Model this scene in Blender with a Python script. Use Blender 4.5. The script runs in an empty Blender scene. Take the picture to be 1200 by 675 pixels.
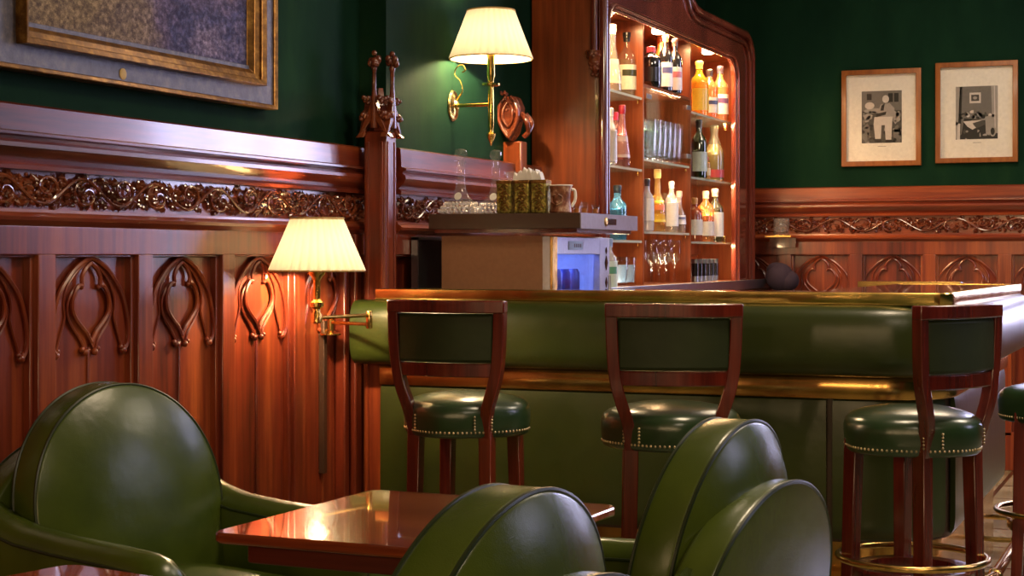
import bpy, math, random
from mathutils import Vector, Matrix
PI = math.pi
random.seed(7)
SC = bpy.context.scene
COL = SC.collection
CA, SA = 0.92718, 0.37461          # camera is turned 22 degrees towards the left wall
EYE = 1.245
F = 2000.0; HY = 298.0             # focal length in pixels and horizon row of the 1200x675 frame

def cam_w(xc, z):                  # metres right of / ahead of the camera -> room x, y
    return (CA*xc - SA*z, SA*xc + CA*z)
def px_z(px, z):
    return cam_w((px-600)/F*z, z)
def ray(px):
    a = (px-600)/F
    return (CA*a - SA, SA*a + CA)
def on_x(px, py, X):               # the point of the plane x=X seen at a pixel
    d = ray(px); t = X/d[0]
    return (X, d[1]*t, EYE-(py-HY)/F*t)
def on_y(px, py, Y):
    d = ray(px); t = Y/d[1]
    return (d[0]*t, Y, EYE-(py-HY)/F*t)

# ------------------------------------------------------------------ materials
def mat(name):
    m = bpy.data.materials.new(name); m.use_nodes = True
    nt = m.node_tree; b = nt.nodes['Principled BSDF']
    return m, nt, b
def N(nt, t, **kw):
    n = nt.nodes.new(t)
    for k, v in kw.items():
        if k in n.inputs: n.inputs[k].default_value = v
        else: setattr(n, k, v)
    return n
def L(nt, a, b): nt.links.new(a, b)
def ramp(nt, stops):
    r = nt.nodes.new('ShaderNodeValToRGB'); e = r.color_ramp.elements
    while len(e) < len(stops): e.new(0.5)
    for i, (p, c) in enumerate(stops):
        e[i].position = p; e[i].color = (*c, 1)
    return r
def coords(nt, scale=(1, 1, 1)):
    tc = N(nt, 'ShaderNodeTexCoord'); mp = N(nt, 'ShaderNodeMapping')
    mp.inputs['Scale'].default_value = scale
    L(nt, tc.outputs['Object'], mp.inputs['Vector'])
    return mp.outputs['Vector']
def plain(name, c, rough=.5, metal=0, coat=0, bump=0, bscale=60, spec=.5):
    m, nt, b = mat(name)
    b.inputs['Base Color'].default_value = (*c, 1)
    b.inputs['Roughness'].default_value = rough
    b.inputs['Metallic'].default_value = metal
    b.inputs['Coat Weight'].default_value = coat
    b.inputs['Coat Roughness'].default_value = .12
    b.inputs['Specular IOR Level'].default_value = spec
    v = coords(nt)
    n = N(nt, 'ShaderNodeTexNoise', Scale=bscale); L(nt, v, n.inputs['Vector'])
    mix = N(nt, 'ShaderNodeMixRGB', blend_type='MULTIPLY', Fac=.25)
    mix.inputs['Color1'].default_value = (*c, 1)
    L(nt, n.outputs['Fac'], mix.inputs['Color2']); L(nt, mix.outputs['Color'], b.inputs['Base Color'])
    if bump:
        bp = N(nt, 'ShaderNodeBump', Strength=bump, Distance=.002)
        L(nt, n.outputs['Fac'], bp.inputs['Height']); L(nt, bp.outputs['Normal'], b.inputs['Normal'])
    return m
def wood(name, dark, mid, light, grain='Z', rough=.28, coat=.5, sc=1.0, coat_r=.16):
    m, nt, b = mat(name)
    along, across = 1.3*sc, 26*sc
    s = {'X': (along, across, across), 'Y': (across, along, across), 'Z': (across, across, along)}[grain]
    v = coords(nt, s)
    n1 = N(nt, 'ShaderNodeTexNoise', Scale=1.6, Detail=5, Roughness=.6); L(nt, v, n1.inputs['Vector'])
    s2 = tuple(q*.22 for q in s); v2 = coords(nt, s2)
    n2 = N(nt, 'ShaderNodeTexNoise', Scale=1.0, Detail=2); L(nt, v2, n2.inputs['Vector'])
    ad = N(nt, 'ShaderNodeMath', operation='ADD'); L(nt, n1.outputs['Fac'], ad.inputs[0]); L(nt, n2.outputs['Fac'], ad.inputs[1])
    mu = N(nt, 'ShaderNodeMath', operation='MULTIPLY'); mu.inputs[1].default_value = .5; L(nt, ad.outputs[0], mu.inputs[0])
    r = ramp(nt, [(.33, dark), (.5, mid), (.66, light)]); L(nt, mu.outputs[0], r.inputs['Fac'])
    L(nt, r.outputs['Color'], b.inputs['Base Color'])
    b.inputs['Roughness'].default_value = rough
    b.inputs['Coat Weight'].default_value = coat; b.inputs['Coat Roughness'].default_value = coat_r
    bp = N(nt, 'ShaderNodeBump', Strength=.12, Distance=.001); L(nt, n1.outputs['Fac'], bp.inputs['Height'])
    L(nt, bp.outputs['Normal'], b.inputs['Normal'])
    return m
def leather(name, c, c2, rough=.33, coat=.25):
    m, nt, b = mat(name)
    v = coords(nt)
    n = N(nt, 'ShaderNodeTexNoise', Scale=5, Detail=4); L(nt, v, n.inputs['Vector'])
    r = ramp(nt, [(.3, c2), (.65, c)]); L(nt, n.outputs['Fac'], r.inputs['Fac']); L(nt, r.outputs['Color'], b.inputs['Base Color'])
    b.inputs['Roughness'].default_value = rough
    b.inputs['Coat Weight'].default_value = coat; b.inputs['Coat Roughness'].default_value = .3
    vo = N(nt, 'ShaderNodeTexVoronoi', Scale=420); L(nt, v, vo.inputs['Vector'])
    n3 = N(nt, 'ShaderNodeTexNoise', Scale=11, Detail=3); L(nt, v, n3.inputs['Vector'])
    ad = N(nt, 'ShaderNodeMath', operation='MULTIPLY_ADD'); ad.inputs[1].default_value = .06
    L(nt, vo.outputs['Distance'], ad.inputs[0]); L(nt, n3.outputs['Fac'], ad.inputs[2])
    bp = N(nt, 'ShaderNodeBump', Strength=.35, Distance=.006); L(nt, ad.outputs[0], bp.inputs['Height'])
    L(nt, bp.outputs['Normal'], b.inputs['Normal'])
    return m
def brass(name, c=(.78, .5, .14), rough=.22, refl_streak=False):
    m, nt, b = mat(name)
    b.inputs['Metallic'].default_value = 1
    v = coords(nt, (6, 6, .6) if refl_streak else (30, 30, 30))  # stretched noise puts upright reflections into the metal colour
    n = N(nt, 'ShaderNodeTexNoise', Scale=1.5, Detail=3); L(nt, v, n.inputs['Vector'])
    r = ramp(nt, [(.35, tuple(q*.72 for q in c)), (.65, c)]); L(nt, n.outputs['Fac'], r.inputs['Fac'])
    L(nt, r.outputs['Color'], b.inputs['Base Color'])
    rr = N(nt, 'ShaderNodeMapRange'); rr.inputs['To Min'].default_value = rough*.7; rr.inputs['To Max'].default_value = rough*1.5
    L(nt, n.outputs['Fac'], rr.inputs['Value']); L(nt, rr.outputs['Result'], b.inputs['Roughness'])
    return m
def fresnel(nt, ior):
    g = N(nt, 'ShaderNodeNewGeometry'); mr = N(nt, 'ShaderNodeMapRange')
    mr.inputs['To Min'].default_value = ior; mr.inputs['To Max'].default_value = 1/ior
    L(nt, g.outputs['Backfacing'], mr.inputs['Value'])
    fr = N(nt, 'ShaderNodeFresnel'); L(nt, mr.outputs['Result'], fr.inputs['IOR']); return fr
def glass(name, tint=(.96, .98, .97), refl=1.0, density=None):
    # thin clear glass: tinted transparency with a Fresnel reflection
    m = bpy.data.materials.new(name); m.use_nodes = True; nt = m.node_tree
    nt.nodes.remove(nt.nodes['Principled BSDF']); out = nt.nodes['Material Output']
    tr = N(nt, 'ShaderNodeBsdfTransparent'); tr.inputs['Color'].default_value = (*tint, 1)
    gl = N(nt, 'ShaderNodeBsdfGlossy'); gl.inputs['Roughness'].default_value = .03
    fr = fresnel(nt, 1.5*refl)
    v = coords(nt); n = N(nt, 'ShaderNodeTexNoise', Scale=20); L(nt, v, n.inputs['Vector'])
    bp = N(nt, 'ShaderNodeBump', Strength=.05, Distance=.002); L(nt, n.outputs['Fac'], bp.inputs['Height'])
    L(nt, bp.outputs['Normal'], gl.inputs['Normal'])
    mx = N(nt, 'ShaderNodeMixShader'); L(nt, fr.outputs[0], mx.inputs[0]); L(nt, tr.outputs[0], mx.inputs[1]); L(nt, gl.outputs[0], mx.inputs[2])
    L(nt, mx.outputs[0], out.inputs['Surface'])
    return m
def emit(name, c, s):
    m, nt, b = mat(name)
    b.inputs['Base Color'].default_value = (.02, .02, .02, 1)
    b.inputs['Emission Color'].default_value = (*c, 1); b.inputs['Emission Strength'].default_value = s
    return m

_gc = {}
def gm(c, op):
    # coloured glass: tinted transparency, a Fresnel reflection and a little body colour (op)
    kk = (c, op)
    if kk not in _gc:
        m = bpy.data.materials.new('bottle_glass_%d' % len(_gc)); m.use_nodes = True; nt = m.node_tree
        b = nt.nodes['Principled BSDF']; out = nt.nodes['Material Output']
        b.inputs['Base Color'].default_value = (*c, 1); b.inputs['Roughness'].default_value = .05; b.inputs['Coat Weight'].default_value = .6
        tr = N(nt, 'ShaderNodeBsdfTransparent'); tr.inputs['Color'].default_value = (*[min(1, q**.5) for q in c], 1)
        v = coords(nt); n = N(nt, 'ShaderNodeTexNoise', Scale=35); L(nt, v, n.inputs['Vector'])
        gl = N(nt, 'ShaderNodeBsdfGlossy'); gl.inputs['Roughness'].default_value = .04
        bp = N(nt, 'ShaderNodeBump', Strength=.1, Distance=.002); L(nt, n.outputs['Fac'], bp.inputs['Height']); L(nt, bp.outputs['Normal'], gl.inputs['Normal'])
        m1 = N(nt, 'ShaderNodeMixShader'); m1.inputs[0].default_value = op; L(nt, tr.outputs[0], m1.inputs[1]); L(nt, b.outputs[0], m1.inputs[2])
        fr_ = fresnel(nt, 1.55)
        mx = N(nt, 'ShaderNodeMixShader'); L(nt, fr_.outputs[0], mx.inputs[0]); L(nt, m1.outputs[0], mx.inputs[1]); L(nt, gl.outputs[0], mx.inputs[2])
        L(nt, mx.outputs[0], out.inputs['Surface']); _gc[kk] = m
    return _gc[kk]
M = {}
RD, RM, RL = (.045, .006, .004), (.17, .026, .010), (.32, .070, .018)
M['wz'] = wood('mahogany_vertical', RD, RM, RL, 'Z', coat=.35)
M['wy'] = wood('mahogany_along_left', RD, RM, RL, 'Y', coat=.5, coat_r=.1)
M['wx'] = wood('mahogany_along_back', RD, RM, RL, 'X')
M['carve'] = wood('mahogany_carved', (.035, .007, .003), (.13, .026, .010), (.26, .065, .022), 'X', rough=.22, coat=.8, coat_r=.1, sc=.6)
M['cab'] = wood('cabinet_mahogany', (.10, .016, .004), (.22, .045, .010), (.33, .085, .020), 'Z', rough=.3, coat=.5)
M['cabd'] = wood('cabinet_frame_mahogany', (.05, .009, .006), (.13, .022, .012), (.2, .04, .02), 'Z', rough=.2, coat=.8, coat_r=.08)
M['stool'] = wood('stool_cherry', (.045, .003, .002), (.10, .009, .005), (.16, .017, .008), 'Z', rough=.25, coat=.6, sc=1.4)
M['table'] = wood('table_mahogany', (.12, .018, .006), (.26, .05, .012), (.40, .10, .022), 'X', rough=.14, coat=1.0, coat_r=.03, sc=1.2)
M['tabd'] = wood('table_apron', (.05, .006, .003), (.10, .014, .006), (.15, .025, .01), 'X', rough=.3, coat=.5)
M['leather'] = leather('green_leather', (.064, .092, .010), (.036, .058, .007), rough=.27, coat=.0)
M['leather_bar'] = leather('bar_leather', (.029, .041, .006), (.020, .031, .005), rough=.3, coat=.3)
M['leather_seat'] = leather('stool_leather', (.022, .048, .018), (.012, .030, .011), rough=.2, coat=.6)
M['leather_dark'] = leather('stool_back_leather', (.026, .036, .012), (.018, .026, .009), rough=.5, coat=0)
M['leather_dark'].node_tree.nodes['Principled BSDF'].inputs['Specular IOR Level'].default_value = .25
M['piping'] = plain('dark_green_piping', (.018, .03, .009), .35)
M['brass'] = brass('polished_brass', (.85, .52, .16), .2)
M['brass_band'] = brass('streaked_brass_band', (.85, .47, .14), .2, True)  # upright reflection streaks painted into the brass colour
M['brass_top'] = brass('bar_edge_brass', (.95, .64, .20), .18, True)
M['nail'] = brass('antique_nails', (.70, .55, .34), .3)
M['gold'] = brass('lamp_gold', (.95, .66, .18), .18)
M['steel'] = plain('brushed_steel', (.45, .48, .55), .3, 1)
M['dark'] = plain('dark_brown_board', (.06, .03, .018), .35, coat=.2)
M['brownp'] = plain('brown_fridge_panel', (.33, .16, .08), .5)
M['black'] = plain('black_glass', (.012, .011, .012), .12, coat=.5)
M['topwood'] = wood('bar_top_mahogany', (.08, .02, .01), (.16, .045, .02), (.22, .07, .03), 'X', rough=.12, coat=1, coat_r=.03)
M['white'] = plain('white_card', (.92, .88, .80), .6)
M['paper'] = plain('white_paper', (.85, .83, .8), .7)
M['glass'] = glass('clear_glass')
M['shelfglass'] = gm((.86, .95, .84), .6)
M['crystal'] = gm((.97, .97, .98), .05)
M['crystal_cut'] = gm((.95, .93, .93), .28)
M['pane'] = glass('picture_glass', (.97, .97, .97), .95)

def wall_green():
    m, nt, b = mat('green_baize_wall')
    v = coords(nt, (1, 1, .45))
    n = N(nt, 'ShaderNodeTexNoise', Scale=2.2, Detail=6, Roughness=.62); L(nt, v, n.inputs['Vector'])
    r = ramp(nt, [(.3, (.002, .014, .008)), (.55, (.005, .026, .013)), (.75, (.012, .044, .017))]); L(nt, n.outputs['Fac'], r.inputs['Fac'])
    L(nt, r.outputs['Color'], b.inputs['Base Color']); b.inputs['Roughness'].default_value = .8; b.inputs['Specular IOR Level'].default_value = .06
    n2 = N(nt, 'ShaderNodeTexNoise', Scale=60); L(nt, v, n2.inputs['Vector'])
    bp = N(nt, 'ShaderNodeBump', Strength=.15, Distance=.002); L(nt, n2.outputs['Fac'], bp.inputs['Height']); L(nt, bp.outputs['Normal'], b.inputs['Normal'])
    return m
M['green'] = wall_green()
def floor_m():
    m, nt, b = mat('polished_stone_floor')
    v = coords(nt)
    n = N(nt, 'ShaderNodeTexNoise', Scale=3.5, Detail=6); L(nt, v, n.inputs['Vector'])
    r = ramp(nt, [(.35, (.12, .13, .07)), (.6, (.30, .28, .18)), (.8, (.42, .38, .26))]); L(nt, n.outputs['Fac'], r.inputs['Fac'])
    br = N(nt, 'ShaderNodeTexBrick', Scale=1.0); br.offset = 0
    br.inputs['Mortar Size'].default_value = .012; br.inputs['Mortar'].default_value = (.03, .03, .02, 1)
    br.inputs['Brick Width'].default_value = .5; br.inputs['Row Height'].default_value = .5
    L(nt, v, br.inputs['Vector']); L(nt, r.outputs['Color'], br.inputs['Color1']); L(nt, r.outputs['Color'], br.inputs['Color2'])
    L(nt, br.outputs['Color'], b.inputs['Base Color']); b.inputs['Roughness'].default_value = .12
    return m
M['floor'] = floor_m()
M['ceil'] = plain('cream_plaster', (.55, .48, .36), .8)
def shade_m():
    m = bpy.data.materials.new('pleated_shade'); m.use_nodes = True; nt = m.node_tree
    b = nt.nodes['Principled BSDF']; out = nt.nodes['Material Output']
    b.inputs['Base Color'].default_value = (.66, .58, .42, 1); b.inputs['Roughness'].default_value = .8
    tl = N(nt, 'ShaderNodeBsdfTranslucent'); tl.inputs['Color'].default_value = (.95, .88, .72, 1)
    v = coords(nt); n = N(nt, 'ShaderNodeTexNoise', Scale=180); L(nt, v, n.inputs['Vector'])
    bp = N(nt, 'ShaderNodeBump', Strength=.1, Distance=.001); L(nt, n.outputs['Fac'], bp.inputs['Height']); L(nt, bp.outputs['Normal'], b.inputs['Normal'])
    mx = N(nt, 'ShaderNodeMixShader'); mx.inputs[0].default_value = .032
    L(nt, b.outputs[0], mx.inputs[1]); L(nt, tl.outputs[0], mx.inputs[2]); L(nt, mx.outputs[0], out.inputs['Surface'])
    return m
M['shade'] = shade_m()
M['trimc'] = plain('shade_trim', (.62, .42, .16), .7)
def painting_m():
    m, nt, b = mat('painted_canvas')
    v = coords(nt, (1, 1, 1.3))
    n = N(nt, 'ShaderNodeTexNoise', Scale=2.4, Detail=8, Roughness=.7); L(nt, v, n.inputs['Vector'])
    tc = N(nt, 'ShaderNodeTexCoord'); sp = N(nt, 'ShaderNodeSeparateXYZ'); L(nt, tc.outputs['Object'], sp.inputs[0])
    a1 = N(nt, 'ShaderNodeMath', operation='MULTIPLY_ADD'); a1.inputs[1].default_value = .55; a1.inputs[2].default_value = .0
    L(nt, sp.outputs['Y'], a1.inputs[0])
    a2 = N(nt, 'ShaderNodeMath', operation='ADD'); L(nt, a1.outputs[0], a2.inputs[0]); L(nt, n.outputs['Fac'], a2.inputs[1])
    r = ramp(nt, [(.25, (.30, .23, .13)), (.45, (.25, .20, .17)), (.6, (.17, .14, .24)), (.72, (.07, .08, .2)), (.85, (.30, .26, .38))])
    L(nt, a2.outputs[0], r.inputs['Fac'])
    n2 = N(nt, 'ShaderNodeTexNoise', Scale=45, Detail=5, Roughness=.8); L(nt, v, n2.inputs['Vector'])
    r2 = ramp(nt, [(.36, (.12, .08, .2)), (.5, (.5, .45, .5)), (.64, (1.3, 1.2, 1.25))]); L(nt, n2.outputs['Fac'], r2.inputs['Fac'])
    mx = N(nt, 'ShaderNodeMixRGB', blend_type='MULTIPLY', Fac=.9); L(nt, r.outputs['Color'], mx.inputs['Color1']); L(nt, r2.outputs['Color'], mx.inputs['Color2'])
    g = N(nt, 'ShaderNodeBrightContrast', Bright=.06, Contrast=.1); L(nt, mx.outputs['Color'], g.inputs['Color'])
    L(nt, g.outputs['Color'], b.inputs['Base Color']); b.inputs['Roughness'].default_value = .75; b.inputs['Specular IOR Level'].default_value = .15
    bp = N(nt, 'ShaderNodeBump', Strength=.5, Distance=.003); L(nt, n2.outputs['Fac'], bp.inputs['Height']); L(nt, bp.outputs['Normal'], b.inputs['Normal'])
    return m
M['canvas'] = painting_m()
def mottled(name, stops, scale=8, rough=.35, metal=0, bump=.3, dist=.003):
    m, nt, b = mat(name)
    v = coords(nt); n = N(nt, 'ShaderNodeTexNoise', Scale=scale, Detail=6, Roughness=.7); L(nt, v, n.inputs['Vector'])
    r = ramp(nt, stops); L(nt, n.outputs['Fac'], r.inputs['Fac']); L(nt, r.outputs['Color'], b.inputs['Base Color'])
    b.inputs['Roughness'].default_value = rough; b.inputs['Metallic'].default_value = metal
    bp = N(nt, 'ShaderNodeBump', Strength=bump, Distance=dist); L(nt, n.outputs['Fac'], bp.inputs['Height']); L(nt, bp.outputs['Normal'], b.inputs['Normal'])
    return m
M['silver'] = mottled('silvered_frame', [(.3, (.04, .035, .045)), (.5, (.085, .08, .115)), (.7, (.18, .15, .15))], 30, .5, 0)
M['gilt'] = mottled('gilt_moulding', [(.3, (.07, .03, .008)), (.5, (.20, .09, .02)), (.7, (.42, .22, .05))], 25, .3, .7)
M['frame'] = wood('picture_frame_wood', (.12, .035, .01), (.26, .085, .02), (.36, .13, .03), 'Z', rough=.3, coat=.5)
M['tin'] = mottled('embossed_gold_green', [(.35, (.05, .045, .008)), (.5, (.22, .18, .03)), (.65, (.6, .48, .12))], 60, .3, .6, .9, .004)
M['mugm'] = mottled('carved_brown', [(.3, (.05, .015, .008)), (.5, (.22, .07, .03)), (.7, (.65, .45, .3))], 26, .4, 0, .6)

# ------------------------------------------------------------------ mesh builder
class MB:
    def __init__(s): s.v = []; s.f = []
    def add(s, vs, fs):
        o = len(s.v); s.v += [tuple(v) for v in vs]; s.f += [tuple(i+o for i in f) for f in fs]; return s
    def box(s, x0, x1, y0, y1, z0, z1):
        return s.add([(x0,y0,z0),(x1,y0,z0),(x1,y1,z0),(x0,y1,z0),(x0,y0,z1),(x1,y0,z1),(x1,y1,z1),(x0,y1,z1)],
                     [(0,3,2,1),(4,5,6,7),(0,1,5,4),(1,2,6,5),(2,3,7,6),(3,0,4,7)])
    def prism(s, poly, fn, a, b):     # poly: 2-D outline; fn(u, v, w) -> point; extruded from w=a to w=b
        n = len(poly)
        vs = [fn(u, v, a) for u, v in poly]+[fn(u, v, b) for u, v in poly]
        fs = [(i, (i+1) % n, (i+1) % n+n, i+n) for i in range(n)]+[tuple(range(n))[::-1], tuple(range(n, 2*n))]
        return s.add(vs, fs)
    def lathe(s, prof, c=(0, 0, 0), seg=24, cap=True):   # prof: (r, z) bottom to top
        vs = []; fs = []
        for r, z in prof:
            for k in range(seg):
                a = 2*PI*k/seg; vs.append((c[0]+r*math.cos(a), c[1]+r*math.sin(a), c[2]+z))
        for i in range(len(prof)-1):
            for k in range(seg):
                k2 = (k+1) % seg; fs.append((i*seg+k, i*seg+k2, (i+1)*seg+k2, (i+1)*seg+k))
        if cap:
            fs.append(tuple(range(seg))[::-1]); fs.append(tuple(range((len(prof)-1)*seg, len(prof)*seg)))
        return s.add(vs, fs)
    def tube(s, pts, r, seg=8, closed=False, sq=None, up=None):
        pts = [Vector(p) for p in pts]; n = len(pts)
        rs = r if isinstance(r, (list, tuple)) else [r]*n
        if sq: sec = [(-sq[0]/2, -sq[1]/2), (sq[0]/2, -sq[1]/2), (sq[0]/2, sq[1]/2), (-sq[0]/2, sq[1]/2)]; rs = [1]*n if not isinstance(r, (list, tuple)) else r
        else: sec = [(math.cos(2*PI*k/seg), math.sin(2*PI*k/seg)) for k in range(seg)]
        m = len(sec); vs = []; fs = []; nrm = None
        for i, p in enumerate(pts):
            if closed: t = pts[(i+1) % n]-pts[i-1]
            else: t = pts[min(i+1, n-1)]-pts[max(i-1, 0)]
            t.normalize()
            if up is not None: nrm = Vector(up)
            elif nrm is None: nrm = Vector((0, 0, 1)) if abs(t.z) < .9 else Vector((1, 0, 0))
            nrm = nrm-t*nrm.dot(t)
            if nrm.length < 1e-6: nrm = t.orthogonal()
            nrm.normalize()
            bt = t.cross(nrm)
            for a, b in sec: vs.append(p+bt*(a*rs[i])+nrm*(b*rs[i]))
        for i in range(n if closed else n-1):
            j = (i+1) % n
            for k in range(m):
                k2 = (k+1) % m; fs.append((i*m+k, i*m+k2, j*m+k2, j*m+k))
        if not closed: fs += [tuple(range(m))[::-1], tuple(range((n-1)*m, n*m))]
        return s.add(vs, fs)
    def ball(s, c, r, seg=10, rings=6, sc=(1, 1, 1)):
        vs = [(c[0], c[1], c[2]-r*sc[2])]; fs = []
        for i in range(1, rings):
            th = PI*i/rings
            for k in range(seg):
                a = 2*PI*k/seg; vs.append((c[0]+r*sc[0]*math.sin(th)*math.cos(a), c[1]+r*sc[1]*math.sin(th)*math.sin(a), c[2]-r*sc[2]*math.cos(th)))
        vs.append((c[0], c[1], c[2]+r*sc[2])); T = len(vs)-1
        for k in range(seg):
            k2 = (k+1) % seg
            fs.append((0, 1+k2, 1+k)); fs.append((T, T-seg+k, T-seg+k2))
            for i in range(rings-2): a = 1+i*seg; fs.append((a+k, a+k2, a+seg+k2, a+seg+k))
        return s.add(vs, fs)
    def sweep(s, path, prof, close_prof=True):   # path: (x, y, nx, ny) with outward normal; prof: (offset, z)
        m = len(prof); n = len(path)
        vs = [(x+nx*o, y+ny*o, z) for x, y, nx, ny in path for o, z in prof]; fs = []
        for i in range(n-1):
            for k in range(m if close_prof else m-1):
                k2 = (k+1) % m; fs.append((i*m+k, i*m+k2, (i+1)*m+k2, (i+1)*m+k))
        if close_prof: fs += [tuple(range(m))[::-1], tuple(range((n-1)*m, n*m))]
        return s.add(vs, fs)
    def tf(s, mtx):
        s.v = [tuple(mtx @ Vector(v)) for v in s.v]; return s
    def build(s, name, m, parent=None, loc=None, bevel=0, sharp=38, rotz=0, subd=0):
        me = bpy.data.meshes.new(name); me.from_pydata(s.v, [], s.f); me.validate()
        import bmesh
        bm = bmesh.new(); bm.from_mesh(me); bmesh.ops.recalc_face_normals(bm, faces=bm.faces); bm.to_mesh(me); bm.free()
        for mm in (m if isinstance(m, list) else [m]): me.materials.append(mm)
        me.polygons.foreach_set('use_smooth', [True]*len(me.polygons))
        me.set_sharp_from_angle(angle=math.radians(sharp))
        o = bpy.data.objects.new(name, me); COL.objects.link(o)
        if parent: o.parent = parent
        if loc: o.location = loc
        if rotz: o.rotation_euler.z = rotz
        if bevel:
            b = o.modifiers.new('bevel', 'BEVEL'); b.width = bevel; b.segments = 2; b.limit_method = 'ANGLE'; b.angle_limit = .7
        if subd:
            b = o.modifiers.new('sub', 'SUBSURF'); b.levels = subd; b.render_levels = subd
        return o
def tag(o, label, cat, group=None):
    o['label'] = label; o['category'] = cat
    if group: o['group'] = group
    return o
def thing(name, label, cat, loc=(0, 0, 0), rotz=0, group=None):
    o = bpy.data.objects.new(name, None); o.empty_display_size = .05; COL.objects.link(o)
    o.location = loc; o.rotation_euler = (0, 0, rotz)
    return tag(o, label, cat, group)
def struct(o, par=None):
    o['kind'] = 'structure'; return o
def copy_tree(o, parent=None):
    c = o.copy(); COL.objects.link(c)
    if parent: c.parent = parent
    for ch in o.children: copy_tree(ch, c)
    return c
def smooth_pts(pts, n=6):             # Catmull-Rom
    out = []; P = [Vector(p) for p in pts]
    for i in range(len(P)-1):
        p0 = P[max(i-1, 0)]; p1 = P[i]; p2 = P[i+1]; p3 = P[min(i+2, len(P)-1)]
        for k in range(n):
            t = k/n
            out.append(.5*((2*p1)+(p2-p0)*t+(2*p0-5*p1+4*p2-p3)*t*t+(3*p1-p0-3*p2+p3)*t**3))
    out.append(P[-1]); return out

# ------------------------------------------------------------------ the room shell
XL, XS, YS, YB = -2.957, -2.845, 5.777, 10.226    # left wall, its step forward, back wall
XR, YF, ZC = 3.6, -2.6, 3.4
struct(MB().box(XL-.3, XR+.3, YF-.3, YB+.3, -.1, 0).build('floor', M['floor']))
struct(MB().box(XL-.3, XR+.3, YF-.3, YB+.3, ZC, ZC+.1).build('ceiling', M['ceil']))
wl = MB(); wl.prism([(XL-.25, YF-.25), (XL, YF-.25), (XL, YS), (XS, YS), (XS, YB), (XL-.25, YB)], lambda u, v, w: (u, v, w), 0, ZC)
struct(wl.build('wall_left', M['green']))
struct(MB().box(XL-.25, XR+.25, YB, YB+.2, 0, ZC).build('wall_back', M['green']))
struct(MB().box(XR, XR+.2, YF-.25, YB, 0, ZC).build('wall_right', M['green']))
struct(MB().box(XL, XR, YF-.25, YF, 0, ZC).build('wall_front', M['green']))

# wainscot mouldings: (offset from wall, z)
CAP = [(0, 1.440), (.062, 1.471), (.064, 1.482), (.052, 1.490), (.060, 1.500), (.074, 1.512), (.082, 1.528), (.080, 1.540),
       (.068, 1.548), (.070, 1.556), (.084, 1.560), (.084, 1.567), (.064, 1.573), (.060, 1.640), (.05, 1.646), (0, 1.646)]
CAP[0] = (0, 1.471)
LEDGE = [(0, 1.320), (.044, 1.320), (.05, 1.328), (.062, 1.336), (.066, 1.346), (.058, 1.354), (.05, 1.358), (.048, 1.366), (0, 1.366)]
LX = lambda base: (lambda o, z, w: (base+o, w, z))
BY = lambda o, z, w: (w, YB-o, z)
k = 0
def trim(prof, fn, a, b, m):
    global k
    k += 1
    return struct(MB().prism(prof, fn, a, b).build('trim_%d' % k, m, sharp=28))
for prof in (CAP, LEDGE):
    trim(prof, LX(XL), YF, YS, M['wy']); trim(prof, LX(XS), YS-.0, 7.255, M['wy']); trim(prof, BY, XS, XR, M['wx'])
BACKER = [(0, 1.36), (.034, 1.36), (.034, 1.475), (0, 1.475)]
def leaf(mb, c, r, ang, fn, h):
    n = 12; vs = [fn(c[0], c[1], h)]
    for q in range(n):
        a = ang+2*PI*q/n; el = 1.0+.45*math.cos(2*PI*q/n)
        rr = r*el*(1 if q % 2 == 0 else .62)
        vs.append(fn(c[0]+rr*math.cos(a), c[1]+rr*math.sin(a), h*.25+(.003 if q % 2 else 0)))
    mb.add(vs, [(0, 1+q, 1+(q+1) % n) for q in range(n)])
def frieze(fn, a, b):
    mb = MB(); P = .354; rnd = random.Random(3)
    zc, H = 1.4185, .05
    x = a+.02
    pts = []
    n = int((b-a)/.012)
    for i in range(n+1):
        w = a+(b-a)*i/n; pts.append(fn(w, zc+.036*math.sin(2*PI*w/P*1.0), .016))
    mb.tube(pts, .0048, 6)
    w = a
    i = 0
    while w < b-P*.3:
        s = 1 if i % 2 == 0 else -1
        c = (w+P*.25, zc-s*.008)
        sp = []
        for q in range(22):
            t = q/21; r = .040*(1-t*.75); an = (PI*.5+t*1.55*2*PI*.8)
            sp.append(fn(min(max(c[0]+r*math.cos(an)*1.5*s, a), b), c[1]+s*r*math.sin(an), .014+.010*t))
        mb.tube(sp, [.0052*(1-.5*q/21) for q in range(22)], 6)
        w += P*.5; i += 1
    m = int((b-a)*270)
    for q in range(m):
        w = a+.02+(b-a-.04)*rnd.random(); z = zc+(rnd.random()-.5)*2*(H-.010)
        leaf(mb, (w, z), rnd.uniform(.008, .017), rnd.random()*6.3, fn, rnd.uniform(.010, .022))
    for q in range(int((b-a)*60)):
        w = a+.02+(b-a-.04)*rnd.random(); z = zc+(rnd.random()-.5)*2*(H-.008)
        mb.ball(fn(w, z, .016), .006, 6, 4)
    return mb
fl = lambda base: (lambda w, z, d: (base+.034+d, w, z))
fb = lambda w, z, d: (w, YB-.034-d, z)
for (bf, ff, a, b, m) in ((LX(XL), fl(XL), 3.2, YS, 'wy'), (LX(XS), fl(XS), YS, 7.255, 'wy'), (BY, fb, XS, -.4, 'wx')):
    o = trim(BACKER, bf, a if a > 3.3 or m == 'wx' else YF, b if m != 'wx' else XR, M[m])
    fr = frieze(ff, a, b).build('carved_frieze', M['carve'], o, sharp=25)
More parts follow.
